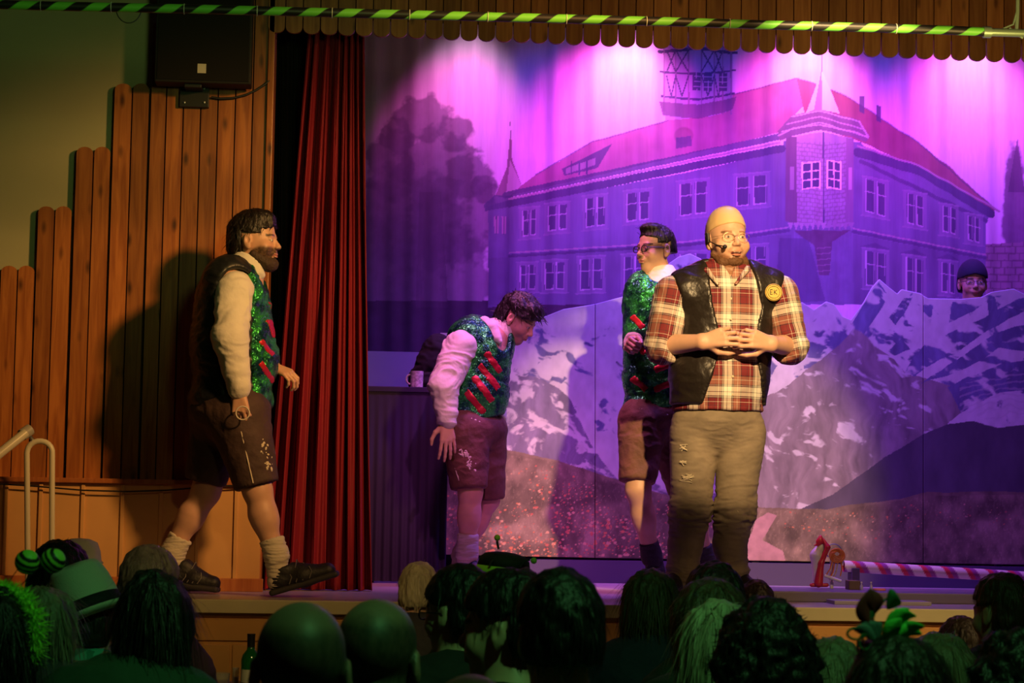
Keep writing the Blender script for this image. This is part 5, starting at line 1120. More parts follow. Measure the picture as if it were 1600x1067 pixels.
    for sh, eb, wr in ((shL, ebL, wrL), (shR, ebR, wrR)):
        d = unit(wr-eb); cu = eb+d*.055
        F = field([rc(sh, eb, .086, .080, .04), rc(eb, cu, .076, .068, .02, cap=1), rc(eb+d*.02, cu+d*.005, .074, .074, .01, cap=1)], 0, .005); F.sub([rc(cu-d*.002, cu+d*.1, .052, .052, .004)])
        def fab_s(V, sh=sh, eb=eb): a = unit(eb-sh); t = (V-sh)@a; x = (V-sh)@np.cross(a, (0, 1, 0)); return np.stack([.2+x/PX, t/.175, 0*t], 1)
        q = K(sobj('shirt_sleeve', F, MP, None, folds(.010, (7, 7, 12)), attrf=fab_s)); q.parent = o; q.matrix_parent_inverse = Matrix()
    colr = field([rc(J(1134, 450), c+M@np.array([0, -.02, -.100]), .118, .096, .02, cap=1)], 0, .004); colr.cut(lambda x, y, z: np.where(y < 10.2, np.minimum(z-J(1134, 438)[2]-1.3*abs(x-J(1135, 430)[0]), .2), -1.0)); q = K(sobj('collar', colr, MP, None, folds(.003), attrf=fab_t)); q.parent = o
    fl_ = field([rc(J(1104, 422, -.10), J(1122, 444, -.155), .015, .007, .01), rc(J(1168, 420, -.10), J(1150, 443, -.155), .015, .007, .01)], 0, .004)
    q = K(sobj('collar_flaps', fl_, MP, None, None, attrf=lambda V: fab_t(V)+(.42, .36, 0))); q.parent = o; stuffit(q)
    bm_ = mat('shirt_button', (0.55, 0.45, 0.3), 0.4)
    for py in (468, 500, 562, 590, 618):
        p_ = onto(sh_F, J(1139, py, -.1), out=.007); q = K(new_obj('button', MB().lathe([(.0055, 0), (.0055, .003), (.001, .0035)], p_, 10, np.array([[1, 0, 0], [0, 0, -1], [0, 1, 0]])).mesh(bm_))); q.parent = o
    # vest
    V_ = field(tor+[rc(J(1121, 600), J(1121, 636), .188, .195, .05, Fc, .85), rc(J(1072, 456), J(1200, 453), .066, .066, .06)], .024, .005, .02)
    V_.sub([rc(shL+(-.25, 0, .0), shL+(.015, 0, .0), .12, .095, .01), rc(shR+(.25, 0, .0), shR+(-.015, 0, .0), .12, .095, .01), rc(J(1134, 420), J(1134, 445), .09, .085, .02)])
    V_.plane(J(1121, 632), (0, 0, -1)); zz = lambda py: J(1121, py)[2]
    zs = np.array([zz(q) for q in (640, 600, 560, 520, 480, 440, 410)]); xl = np.array([J(q, 500)[0] for q in (1086, 1098, 1112, 1113, 1104, 1099, 1097)]); xr = np.array([J(q, 500)[0] for q in (1192, 1184, 1176, 1176, 1184, 1176, 1168)])
    def gap(x, y, z):
        a = np.interp(z.ravel(), zs, xl).reshape(z.shape); b = np.interp(z.ravel(), zs, xr).reshape(z.shape); return np.where(y < 10.2-.02, np.minimum(x-a, b-x), -1.0)
    V_.cut(gap); vo = K(sobj('leather_vest', V_, M_leathv, None, folds(.006, (6, 6, 12))))
    pc = onto(V_, J(1204, 459, -.05), out=.018); Rm = np.array([[1, 0, .0], [0, 0, -1], [0, 1, 0]])
    patch = MB().lathe([(.041, 0), (.042, .002), (.040, .004), (.0, .004)], pc, 32, Rm); q = K(new_obj('round_patch', patch.mesh(M_patch, smooth=True), label='round gold embroidered patch')); q.parent = vo
    mb = MB()
    for R_ in (.038, .029): mb.tube([pc+np.array([R_*math.cos(t), -.005, R_*math.sin(t)]) for t in np.linspace(0, 6.283, 40)], .0011, 5, cap=False)
    def seg(a, b): mb.tube([pc+np.array([a[0], -.0055, a[1]]), pc+np.array([b[0], -.0055, b[1]])], .0016, 5)
    for a, b in (((-.018, -.010), (-.018, .012)), ((-.018, .012), (-.006, .012)), ((-.018, .001), (-.008, .001)), ((-.018, -.010), (-.006, -.010)), ((.002, -.010), (.002, .012)), ((.002, .0), (.015, .012)), ((.002, .002), (.016, -.010))): seg(a, b)
    o2 = K(new_obj('patch_letters', mb.mesh(M_black2, smooth=True))); o2.parent = vo
    # jeans
    mL, mR = J(1071, 850), J(1141, 850)
    F = field([el(J(1121, 655), (.215, .172, .115), k=.06), rc(J(1098, 680), J(1144, 680), .118, .118, .06), rc(hipL, knL, .118, .090, .025), rc(knL, mL, .088, .078, .02), rc(mL, anL+(0, 0, -.02), .078, .060, .02), rc(hipR, knR, .118, .088, .025), rc(knR, mR, .086, .077, .02), rc(mR, anR+(0, 0, -.02), .077, .060, .02)], 0, .005)
    def jf(V, N):
        k = .4+1.4*np.exp(-((V[:, 2]-(knL[2]-.02))/.09)**2)+1.0*np.exp(-((V[:, 2]-(anL[2]+.03))/.07)**2)
        return k*folds(.0085, (7, 7, 30))(V, N)
    jo = K(sobj('jeans', F, M_jeans, None, jf))
    rs = np.random.RandomState(4); mb = MB()
    for cx, cy, n_, w_ in ((1072, 746, 16, 12), (1068, 700, 7, 6), (1066, 722, 6, 7), (1150, 800, 5, 5)):
        for i in range(n_):
            a = onto(F, J(cx+rs.uniform(-w_, 0), cy+rs.normal(0, 3), -.1), out=.008); b = onto(F, J(cx+rs.uniform(0, w_), cy+rs.normal(0, 3), -.1), out=.008); mb.tube([a, (a+b)/2+(0, -.002, 0), b], .0022, 5)
    q = K(new_obj('ripped_threads', mb.mesh(mat('pale_denim_threads', (0.6, 0.52, 0.38), 0.8), smooth=True))); q.parent = jo; stuffit(q)
    for hl, to in ((hlL, tL), (hlR, tR)):
        A, B = shoe_prims(hl, to); F = field(A, 0, .004); o = K(sobj('shoe', F, M_shoe, None)); q = K(sobj('sole', field(B, 0, .004), M_sole, None)); q.parent = o
    return root
left_man(); bend_man(); glasses_man(); plaid_man()
# ================================================================ SMALL STAGE PROPS
def candy(name, path, r, parent=None, per=.1, n=500, **k):
    return striped(name, path, r, per, [(0.75,0.68,0.7),(0.75,0.68,0.7),(0.6,0.03,0.08),(0.3,0.06,0.3)], k.get('label'), k.get('cat'), parent, tw=1.0, n=n, seg=18)
YP = 10.9
candy('candy_stripe_pole', [P(1318, 884.5, YP), P(1460, 893, YP), P(1620, 903, YP), P(1740, 911, YP)], .030, per=.118, label='long pole with red and white spiral stripes lying across low supports on the stage', cat='pole')
mb = MB()
for q in (1334, 1700):
    p0 = P(q, 885.5+(q-1334)*.062, YP); mb = MB().box((p0[0]-.02, YP-.05, STZ), (p0[0]+.02, YP+.05, p0[2]-.032)).box((p0[0]-.02, YP-.05, p0[2]-.034), (p0[0]+.02, YP-.034, p0[2]-.005)).box((p0[0]-.02, YP+.034, p0[2]-.034), (p0[0]+.02, YP+.05, p0[2]-.005))
    make('pole_rest', mb, M_riser, None, 'small dark block cradling the candy striped pole' if q == 1334 else 'dark block cradling the far right end of the striped pole', 'support', bevel=.003)
# low dark platforms
a, b = P(1160, 938, 9.95), P(1620, 938, 9.95)
make('low_platform', MB().box((P(1205, 930, 10.0)[0], 10.0, STZ), (P(1720, 930, 10.0)[0], 10.55, STZ+.05)), mat('grey_violet_platform', (0.16, 0.13, 0.2), 0.5), None, 'low flat grey stage platform in front of the striped pole', 'platform', bevel=.006)
p0 = P(1300, 935, 9.85); make('platform_plate', MB().box((p0[0], 9.80, STZ), (p0[0]+.46, 9.97, STZ+.018)), mat('plate_grey', (0.3, 0.28, 0.3), 0.4), None, 'thin flat metal plate lying before the low platform', 'plate', bevel=.003)
ZP = STZ+.05
wht = mat('white_gloss_paint', (0.75, 0.72, 0.74), 0.35); redp = mat('red_gloss_paint', (0.6, 0.03, 0.06), 0.35); orp = mat('orange_cord', (0.75, 0.22, 0.06), 0.5)
YR = 10.4
q = P(1284, 915, YR); r0 = empty('rooster_ornament', 'red and white painted bird-shaped ornament with curved neck standing on the stage platform', 'ornament', loc=(q[0], YR, ZP))
def Q(px, py, dy=0): p = P(px, py, YR+dy); return p
z0 = lambda p: np.array([p[0], p[1], max(p[2], ZP+.004)])
def kid(name, fl, m, root, **k):
    o = sobj(name, fl, m, None, **k); o.data.transform(Matrix.Translation(-Vector(root.location))); o.parent = root; return o
kid('body', field([rc(z0(Q(1277, 905)), Q(1276, 868), .022, .03, .02), rc(Q(1276, 868), Q(1285, 848), .028, .018, .02)], 0, .003), wht, r0)
kid('neck_band', field([rc(z0(Q(1279, 911, -.03)), Q(1283, 880, -.03), .022, .014, .01), rc(Q(1283, 880, -.03), Q(1293, 855, -.03), .013, .013, .01), rc(Q(1293, 855, -.03), Q(1286, 843, -.02), .013, .008, .01)], 0, .003), redp, r0)
kid('comb', field([el(Q(1281, 846, -.02), (.02, .014, .016)), el(Q(1282, 840, -.02), (.008, .01, .014)), rc(Q(1278, 851, -.02), Q(1272, 852, -.02), .008, .003, .01)], 0, .003), redp, r0)
kid('base_foot', field([rc(z0(Q(1268, 914, -.02)), z0(Q(1292, 914, -.02)), .01, .01, .01)], 0, .003), redp, r0)
q = P(1303, 915, YR); r1 = empty('cord_wheel', 'small wheel wound with orange cord on a white lever arm, right of the bird ornament', 'wheel', loc=(q[0], YR, ZP))
cw = Q(1308, 868, -.02)
for i in range(5):
    rr_ = .038-.006*i; pts = [cw+np.array([rr_*math.cos(t), .004*math.sin(3*t+i), rr_*.9*math.sin(t)+.002*i]) for t in np.linspace(0, 6.283, 28)]
    child('cord_loop', MB().tube(pts, .0035, 6, cap=False), orp, r1, smooth=True)
for i, (a, b) in enumerate((((1304, 880), (1296, 905)), ((1300, 878), (1291, 898)), ((1309, 880), (1300, 908)), ((1314, 878), (1313, 900)))):
    child('hanging_cord', MB().tube([Q(*a, -.02), (Q(*a, -.02)+Q(*b, -.02))/2+(.006, 0, 0), z0(Q(*b, -.02))], .0035, 6), orp if i < 2 else mat('pale_cord', (0.65, 0.5, 0.45), 0.6) if i == 2 else orp, r1, smooth=True)
child('lever_arm', MB().tube([Q(1288, 899, -.05), Q(1314, 908, -.05)], .008, 10), wht, r1, smooth=True)
child('post', MB().box((Q(1300, 900)[0]-.008, YR+.0, ZP), (Q(1300, 900)[0]+.008, YR+.016, cw[2])), wht, r1, bevel=.002)
child('wire_hoop', MB().tube([Q(1303+12*math.cos(t), 862+12*math.sin(t), .03) for t in np.linspace(2.4, 6.0, 14)], .0025, 6), mat('blue_wire', (0.2, 0.25, 0.6), 0.4), r1, smooth=True)
a, b = P(1325, 903, 10.3), P(1343, 914, 10.3); make('wooden_box', MB().box((a[0], 10.28, ZP), (b[0], 10.36, ZP+.045)), mat('dark_wood', (0.12, 0.06, 0.05), 0.5), None, 'small dark wooden box on the low platform right of the cord wheel', 'box', bevel=.004)
for i, (px, lb) in enumerate(((1346, 'tiny clear bottle beside the dark wooden box'), (1361, 'tiny clear bottle between the wooden box and the orange disc'))):
    q = P(px, 912, 10.28); r2 = empty('small_bottle', lb, 'bottle', 'tiny bottles on the low platform', loc=(q[0], 10.28, ZP))
    child('bottle_body', MB().lathe([(.0, 0), (.008, .001), (.008, .02), (.004, .027), (.004, .034)], np.array(r2.location), 14), mat('clear_bottle_plastic', (0.7, 0.7, 0.8), 0.15, trans=.5), r2, smooth=True)
    child('bottle_cap', MB().lathe([(.0, .034), (.005, .034), (.005, .041), (0, .041)], np.array(r2.location), 12), wht, r2, smooth=True)
q = P(1374, 914, 10.25); make('orange_disc', MB().lathe([(0, 0), (.030, .0), (.032, .004), (.028, .010), (0, .011)], np.array([q[0], 10.25, ZP]), 28), mat('orange_plastic', (0.75, 0.25, 0.1), 0.4), None, 'flat orange disc lying on the low platform', 'disc', smooth=True)
# ================================================================ AUDIENCE
def hairmat(name, col, rough=.5): return mat(name, col, rough, bump=(55, 1.0, .012), vary=(26, .35), stretch=(1, 1, .18))
HM = {k: hairmat('hair_'+k, v) for k, v in dict(black=(.007,.006,.006), dark=(.02,.014,.010), brown=(.09,.055,.03), grey=(.22,.20,.18), blond=(.42,.32,.17), ash=(.20,.17,.11), pale=(.5,.44,.3), auburn=(.07,.03,.02)).items()}
CM = {}
def clothm(c):
    if c not in CM: CM[c] = mat('top_fabric', c, .85, bump=(20, .5, .01))
    return CM[c]
M_trs = mat('dark_trousers', (.02, .02, .025), .85)
def audience(label, cx, top, wpx, face, hair, hcol, cloth, s=1.0, dx=0.0, col=None, extra=None, tilt=0.0, Y=None, body_face=None, lean=.0, glasses_=False, arms=True, stubw=0.0, skin=SKIN, hname='hair'):
    s = 1.0; vis = dict(short=.178, bald=.160, balding=.17, long=.195, bob=.20, curly=.235, hat=.175)[hair]
    Yd = Y; s = min(1.14, max(.83, wpx*Y/(FPX*vis/s)))
    c = P(cx, top, Yd)-np.array([0, 0, .133*s if hair != 'bald' else .122*s]); f = unit((face[0], face[1], face[2] if len(face) > 2 else -.02)); M = hmat(f, tilt)
    bf = unit((*(body_face or (face[0]*.5, 1)), 0)); sd = np.cross(bf, (0, 0, 1.0))
    root = empty('person', label, 'person', 'seated audience in front of the stage', loc=(c[0]+dx, c[1], 0)); Ti = Matrix.Translation(-Vector(root.location))
    def K(o):
        if o: o.data.transform(Ti); o.parent = root
        return o
    seat = .47; nb = c+np.array([dx*.6, 0, -.205*s])-bf*.03; zs = nb[2]-.02
    hip = np.array([c[0]+dx, c[1], seat+.10])-bf*(.10+lean)
    chest = nb*.62+hip*.38+np.array([0, 0, .02])
    H = head_prims(c, M, s, .002)
    body = [rc(nb+(0, 0, .01), c+M@(np.array([0, -.02, -.07])*s), .062*s, .056*s, .04), rc(nb+(0, 0, -.04)-sd*.13, nb+(0, 0, -.04)+sd*.13, .062, .062, .06), rc(chest+(0, 0, .05), chest*.4+hip*.6, .165, .15, .08, bf, .7), el(hip, (.17, .17, .12), k=.06)]
    sleeves = []
    for q in (-1, 1):
        sh = nb+sd*q*.175+np.array([0, 0, -.065]); eb = sh+sd*q*.05+bf*.06+np.array([0, 0, -.27]); wr = eb+bf*.20-sd*q*.08+np.array([0, 0, .02]); kn = hip+sd*q*.10+bf*.24+np.array([0, 0, -.02]); ft = kn+bf*.02; ft = np.array([ft[0], ft[1], .05])
        sleeves += [rc(sh, eb, .056, .044, .04)]
        body += [rc(sh, eb, .052, .040, .04), rc(eb, wr, .040, .028, .02), rc(hip+sd*q*.09+(0, 0, -.02), kn, .085, .06, .04), rc(kn, ft, .058, .04, .03), rc(ft, ft+bf*.14, .042, .036, .02)]
    vx = min(.0065, max(.0045, Yd*.00105))
    lo, hi = bounds(body+H[0], .03); lo[2] = max(lo[2], .002); F = Field(lo, hi, vx*1.25 if Yd > 5 else vx*1.2); F.add(body); head_into(F, H)
    if hair == 'bald':
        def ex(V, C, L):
            k = np.clip((.098-L[:, 2])/.035+.8*(fbm3(V*30, 3)-.5), .15, 1)*(.75+.5*fbm3(V*np.array((160, 160, 60)), 2))*np.clip((.06-L[:, 1])/.03, 0, 1)*(L[:, 2] > -.09)*(np.abs(L[:, 0]) < .079)*stubw; k = np.clip(k, 0, 1); return C*(1-k[:, None])+np.array((.05, .04, .03))*k[:, None]  # stubble, with darkening painted below the crown so its top looks lit
    elif hair == 'balding':
        def ex(V, C, L):
            k = np.clip((L[:, 2]-.0)/.03, 0, 1)*(np.abs(L[:, 0]) < .12)*.45*np.clip(fbm3(V*np.array((90, 90, 30)), 3)*2-.3, 0, 1); return C*(1-k[:, None])+np.array((.04, .03, .02))*k[:, None]
    else: ex = None
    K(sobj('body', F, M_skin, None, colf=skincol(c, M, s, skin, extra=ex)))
    # top
    top_p = [rc(nb+(0, 0, -.03)-sd*.13, nb+(0, 0, -.03)+sd*.13, .062, .062, .06), rc(nb+(0, 0, -.05), nb+(0, 0, .01), .085, .072, .05, None, 1, 1), rc(chest+(0, 0, .05), chest*.4+hip*.6, .165, .155, .08, bf, .72), el(hip+(0, 0, .02), (.175, .175, .11), k=.06)]+sleeves
    F = field(top_p, .016, .009); K(sobj('top', F, col or clothm(cloth), None, folds(.008, (7, 7, 12))))
    F = field([el(hip, (.178, .178, .10), k=.06)]+[p for q in (-1, 1) for p in (rc(hip+sd*q*.09+(0, 0, -.02), hip+sd*q*.10+bf*.24+(0, 0, -.02), .097, .072, .04), rc(hip+sd*q*.10+bf*.24+(0, 0, -.02), np.array([*(hip+sd*q*.10+bf*.26)[:2], .12]), .068, .058, .03))], 0, .011); F.plane((0, 0, .012), (0, 0, -1)); K(sobj('trousers', F, M_trs, None))
    W = lambda q: c+M@(np.array(q, float)*s)
    ho = None; hm = HM[hcol]
    dn = np.array([0, 0, -1.]); bk = -M[:, 1]; bk = np.array([bk[0], bk[1], 0]); rt = M[:, 0]
    if hair == 'short' or hair == 'hat':
        F, _ = hair_field(c, M, s, .0055, .016 if hair == 'short' else .010, .060, .038, back=-.052); ho = K(sobj(hname, F, hm, None, hairfold(.008, (55, 55, 28), cx))); L_ = .032
    elif hair == 'balding':
        F, _ = hair_field(c, M, s, .0055, .006, .03, .02, back=-.065); F.sub([el(W((0, .03, .13)), (.062, .11, .055), M, .02)]); ho = K(sobj(hname, F, hm, None, hairfold(.005, (55, 55, 28), cx))); L_ = .02
    elif hair == 'bob':
        ex_ = [rc(W((0, -.03, .03)), W((0, -.03, .0))+dn*.13*s, .102*s, .098*s, .04, M[:, 1], .92)]
        F, _ = hair_field(c, M, s, .0055, .022, .062, .045, back=-.17, extra=ex_, face=False); F.sub([el(W((0, .10, -.05)), (.066*s, .07*s, .11*s), M, .02)]); ho = K(sobj(hname, F, hm, None, hairfold(.012, (40, 40, 9), cx))); L_ = .10
    elif hair == 'long':
        ex_ = [rc(W((0, -.04, .02)), W((0, -.05, .0))+dn*.32*s, .096*s, .105*s, .05, M[:, 1], .62), rc(W((.075, .0, .0)), W((.085, .0, 0))+dn*.28*s, .028*s, .022*s, .03), rc(W((-.075, .0, .0)), W((-.085, .0, 0))+dn*.28*s, .028*s, .022*s, .03)]
        F, _ = hair_field(c, M, s, .0055, .018, .062, .045, back=-.2, extra=ex_, face=False); F.sub([el(W((0, .10, -.06)), (.058*s, .075*s, .12*s), M, .02)]); ho = K(sobj(hname, F, hm, None, hairfold(.014, (45, 45, 6), cx))); L_ = .16
    elif hair == 'curly':
        F, _ = hair_field(c, M, s, .006, .045, .062, .045, back=-.12, extra=[el(W((0, -.03, .02)), (.115*s, .125*s, .12*s), M, .03), el(W((0, -.05, -.05)), (.11*s, .09*s, .08*s), M, .03)], face=False); F.sub([el(W((0, .12, -.03)), (.06*s, .08*s, .10*s), M, .02)]); ho = K(sobj(hname, F, hm, None, hairfold(.022, (34, 34, 34), cx))); L_ = .018
    if ho and hair != 'hat':
        nst = dict(short=900, balding=300, bob=1400, long=1800, curly=2600)[hair]
        strands('loose_hair', ho, ho, hm, nst, L_, .0009, (0, 0, -1) if hair != 'curly' else (.1, .1, .3), .10 if hair != 'curly' else .5, int(cx), .12 if hair != 'curly' else 1.2)
    if glasses_: K(glasses('glasses', c, M, s, None, M_black2, wire=.002))
    r = dict(c=c, M=M, s=s, W=W, K=K, root=root, Y=Yd, Ti=Ti)
    if extra: extra(r)
    return r
lime = mat('lime_fluffy_fur', (0.42, 0.95, 0.06), .8); M_blk = mat('black_felt', (.01, .01, .01), .8)
def fluffy(r):
    W, K, s = r['W'], r['K'], r['s']; pts = [W((.108*math.cos(t), -.01, .03+.112*math.sin(t))) for t in np.linspace(-.5, math.pi+.5, 30)]
    o = K(new_obj('fluffy_headband', MB().tube(pts, .014, 10).mesh(lime, smooth=True))); strands('fluff', o, o, lime, 5000, .022, .0007, (0, 0, 0.01), 2.0, 4, 1.0)
    q = P(30, 905, r['Y']); ball_m = mat('striped_bee_ball', rough=.5, vc=True)
    for (bx_, by_, br, rr) in ((42.6, 878, .35, -.05), (83, 876, .9, .05)):
        b = P(bx_, by_, r['Y']+.02); a = W((rr*.4+.03, -.01, .142)); o = K(new_obj('antenna_wire', MB().tube([a, a*.5+b*.5+(.004, 0, .012), b], .0011, 5).mesh(M_black2, smooth=True)))
        f = field([el(b, (.027, .027, .027))], 0, .002)
        ax = unit((br, -.5, .8)); K(sobj('antenna_ball', f, ball_m, None, colf=lambda V: np.where((((V-b)@ax/.0125+.3) % 1 < .5)[:, None], np.array((.35, .8, .08)), np.array((.012, .012, .012))), label='ball with black and lime stripes'))
def lathe_hat(r, prof, mt, ctr=(0, -.01, .06), tilt=(0, 0), name='hat', seg=48, sq=(1, 1.15), pinch=0, label=None):
    M = r['M']; rx, ry = tilt; R = np.array(Matrix.Rotation(rx, 3, 'X')@Matrix.Rotation(ry, 3, 'Y')); A = M@R*r['s']; n = len(prof); V = []
    for (rad, z) in prof:
        for j in range(seg):
            a = 2*math.pi*j/seg; x, y = rad*math.cos(a)*sq[0], rad*math.sin(a)*sq[1]; zz_ = z
            if pinch and z > .05: k = (z-.05)/.07; x *= 1-pinch*k*max(0, math.sin(a)); zz_ -= .045*k*math.exp(-(x/.022)**2)*(1 if rad < .075 else 0)
            V.append(r['W'](ctr)+A@np.array([x, y, zz_]))
    F_ = [[i*seg+j, i*seg+(j+1) % seg, (i+1)*seg+(j+1) % seg, (i+1)*seg+j] for i in range(n-1) for j in range(seg)]
    me = raw_mesh(np.array(V), np.array(F_), mt, True); o = new_obj(name, me, None, label); md = o.modifiers.new('t', 'SOLIDIFY'); md.thickness = .003; me.update()
    r['K'](o); return o
def fedora(r):
    straw = mat('pale_woven_straw', (.75, .72, .58), .8, bump=(260, .5, .003))
    prof = [(.128, .008), (.120, .0), (.100, -.004), (.092, .0), (.0925, .02), (.090, .05), (.085, .08), (.076, .105), (.066, .118), (.045, .122), (.02, .112), (.002, .106)]; prof = [(a_*1.16, b_*1.45-.02) for a_, b_ in prof]
    o = lathe_hat(r, prof, straw, (0, -.005, .052), (-.10, -.42), 'fedora_hat', pinch=.35); b = lathe_hat(r, [(.108, -.012), (.1085, .012), (.1065, .034)], M_blk, (0, -.005, .052), (-.10, -.42), 'hat_band'); b.parent = o
def pale_hat(r): lathe_hat(r, [(.105, .0), (.095, .01), (.090, .05), (.075, .09), (.04, .105), (.002, .108)], mat('pale_felt', (.8, .8, .7), .8), name='pale_hat')
def bee_hat(r):
    W, K = r['W'], r['K']
    o = lathe_hat(r, [(.135, -.005), (.125, .004), (.098, .012)], mat('green_felt', (.05, .45, .15), .8), (0, -.01, .045), (0, .10), 'bee_hat'); b = lathe_hat(r, [(.098, .006), (.0985, .02), (.094, .048)], mat('lime_band', (.45, .75, .06), .6), (0, -.01, .045), (0, .10), 'hat_band'); b.parent = o
    t = lathe_hat(r, [(.094, .046), (.088, .075), (.070, .092), (.035, .100), (.002, .102)], M_blk, (0, -.01, .045), (0, .10), 'hat_crown'); t.parent = o
    Yd = r['Y']; yel = mat('yellow_pompom', (.6, .65, .12), .9, bump=(300, .8, .004))
    for pts, e in (([(779, 858), (777, 848), (777, 845)], (777, 840)), ([(812, 886), (818, 877), (828, 874)], (834, 876)), ([(765, 884), (768, 878), (771, 875)], None)):
        q = [P(a, b_, Yd-.10) for a, b_ in pts]; w_ = K(new_obj('antenna', MB().tube(q, .004, 6).mesh(M_black2, smooth=True))); w_.parent = o
        if e: f = field([el(P(*e, Yd-.10), (.0095, .0095, .0095))], 0, .0015); p_ = K(sobj('pompom', f, yel, None, folds(.001))); p_.parent = o
def leaf(a, b, w_, cur, m, name, r, thick=.0012):
    n = 14; a, b = V3(a), V3(b); V = []; d = b-a; sdv = unit(np.cross(d, (0, 1, .15)))
    for i in range(n+1):
        t = i/n; p = a+d*t+np.array(cur)*math.sin(math.pi*t); ww = w_*math.sin(math.pi*min(1, t*.96+.03))**.8
        V += [p-sdv*ww, p+(0, -.12*ww, 0), p+sdv*ww]
    F_ = [[3*i+j, 3*i+j+1, 3*i+j+4, 3*i+j+3] for i in range(n) for j in (0, 1)]
    o = new_obj(name, raw_mesh(np.array(V), np.array(F_), m, True)); md = o.modifiers.new('t', 'SOLIDIFY'); md.thickness = thick; return r['K'](o)
def fascinator(r):
    Yd = r['Y']; q = lambda x, y, dy=0: P(x, y, Yd-.02+dy); gr = mat('green_feather', (.10, .75, .08), .7, bump=(200, .5, .003)); dg = mat('dark_green_feather', (.02, .16, .05), .7); rd = mat('dark_red_feather', (.20, .015, .02), .7); tq = mat('grey_teal_feather', (.10, .18, .18), .7)
    K = r['K']; base = K(new_obj('fascinator', MB().lathe([(.0, 0), (.06, 0), (.062, .006), (.03, .014), (0, .016)], r['W']((0, .02, .130)), 24, r['M']).mesh(M_blk, smooth=True)))
    def lf(*a):
        o = leaf(*a, r); o.parent = base
    lf(q(1375, 990), q(1358, 922), .012, (-.02, 0, .0), rd, 'feather'); lf(q(1366, 958), q(1360, 920), .018, (0, 0, 0), rd, 'feather')
    lf(q(1383, 1000), q(1392, 930), .007, (-.03, 0, .0), dg, 'feather'); lf(q(1385, 950), q(1408, 940), .016, (0, 0, .012), dg, 'feather')
    for (x0, y0, x1, y1, w_, cx_, cz) in ((1382,1000,1432,962,.013,0,.02),(1385,1002,1445,978,.012,0,.01),(1378,1000,1420,950,.012,.0,.01),(1390,985,1400,950,.010,.01,0),(1395,1000,1440,990,.012,0,.012),(1380,995,1408,966,.014,0,.0)): lf(q(x0, y0, random.uniform(-.02, .02)), q(x1, y1, random.uniform(-.03, .03)), w_, (cx_, 0, cz), gr, 'feather')
    for (x0, y0, x1, y1) in ((1370,1005,1332,982),(1370,1000,1345,975),(1372,1003,1355,972),(1374,998,1365,975)): lf(q(x0, y0), q(x1, y1), .010, (0, 0, .01), tq, 'feather')
    for (cx_, cy_, rx, ry, m) in ((1338, 990, 14, 9, dg), (1352, 1003, 10, 12, dg), (1400, 975, 14, 20, rd), (1345, 1010, 5, 14, rd)):
        o = K(new_obj('wire_loop', MB().tube([q(cx_+rx*math.cos(t), cy_+ry*math.sin(t)) for t in np.linspace(0, 6.0, 24)], .0022, 6).mesh(m, smooth=True))); o.parent = base
def bun(r):
    F = field([el(r['W']((.075, -.10, .03)), (.05, .05, .045))], 0, .005); r['K'](sobj('hair_bun', F, HM['dark'], None, hairfold(.006, (50, 50, 50))))
shirtp = mat('teal_patterned_shirt', (.3, .5, .45), .8); 
nt = shirtp.node_tree; v = nt.nodes.new('ShaderNodeTexVoronoi'); v.inputs['Scale'].default_value = 26; tc = nt.nodes.new('ShaderNodeTexCoord'); nt.links.new(tc.outputs['Object'], v.inputs[0]); cr = nt.nodes.new('ShaderNodeValToRGB'); cr.color_ramp.interpolation = 'CONSTANT'
for e_, (p_, c_) in zip([cr.color_ramp.elements[0], cr.color_ramp.elements[1], cr.color_ramp.elements.new(.6), cr.color_ramp.elements.new(.8)], ((0, (.05,.25,.2)), (.35, (.35,.5,.48)), (.6, (.35,.2,.12)), (.8, (.1,.5,.42)))): e_.position = p_; e_.color = (*c_, 1)
sp = nt.nodes.new('ShaderNodeSeparateColor'); nt.links.new(v.outputs['Color'], sp.inputs[0]); nt.links.new(sp.outputs[0], cr.inputs[0]); nt.links.new(cr.outputs[0], nt.nodes['Principled BSDF'].inputs['Base Color'])
A = audience
A('woman with dark hair under a fluffy lime headband carrying striped bee antennae, bottom left corner', 2, 926, 112, (.45, .9), 'long', 'black', (.02,.02,.02), extra=fluffy, glasses_=True, Y=4.7)
A('person with long ash blond hair seated between the lime headband and the pale fedora', 76, 925, 88, (.75, .7), 'long', 'ash', (.05,.05,.05), glasses_=True, Y=5.7)
A('dark-haired person in black directly behind the two striped bee balls', 97, 848, 112, (.2, 1), 'short', 'black', (.02,.02,.02), Y=7.1)
A('person in a small pale hat, mostly hidden behind the dark head by the bee balls', 126, 853, 60, (.2, 1), 'hat', 'dark', (.05,.05,.05), extra=pale_hat, Y=8.2)
A('man in pale straw fedora with black band and teal patterned shirt', 143, 916, 84, (.1, 1), 'hat', 'dark', (.2,.3,.3), col=shirtp, extra=fedora, Y=6.45)
A('woman with long straight dark hair and dark green top, seated right of the fedora', 241, 900, 104, (-.15, 1), 'long', 'dark', (.03,.075,.045), dx=-.08, Y=5.2)
A('grey-haired person in a dark purple top behind the long dark-haired woman', 238, 856, 84, (.55, .85), 'short', 'grey', (.05,.02,.05), Y=7.8)
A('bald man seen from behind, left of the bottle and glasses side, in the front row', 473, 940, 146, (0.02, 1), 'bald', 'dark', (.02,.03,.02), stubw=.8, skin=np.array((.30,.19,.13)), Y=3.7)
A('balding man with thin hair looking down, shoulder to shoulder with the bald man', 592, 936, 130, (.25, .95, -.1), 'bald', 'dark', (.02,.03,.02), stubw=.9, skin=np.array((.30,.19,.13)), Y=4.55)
A('person with short tousled blond hair near the stage at centre left', 655, 881, 64, (.1, 1), 'short', 'pale', (.03,.03,.04), Y=8.6)
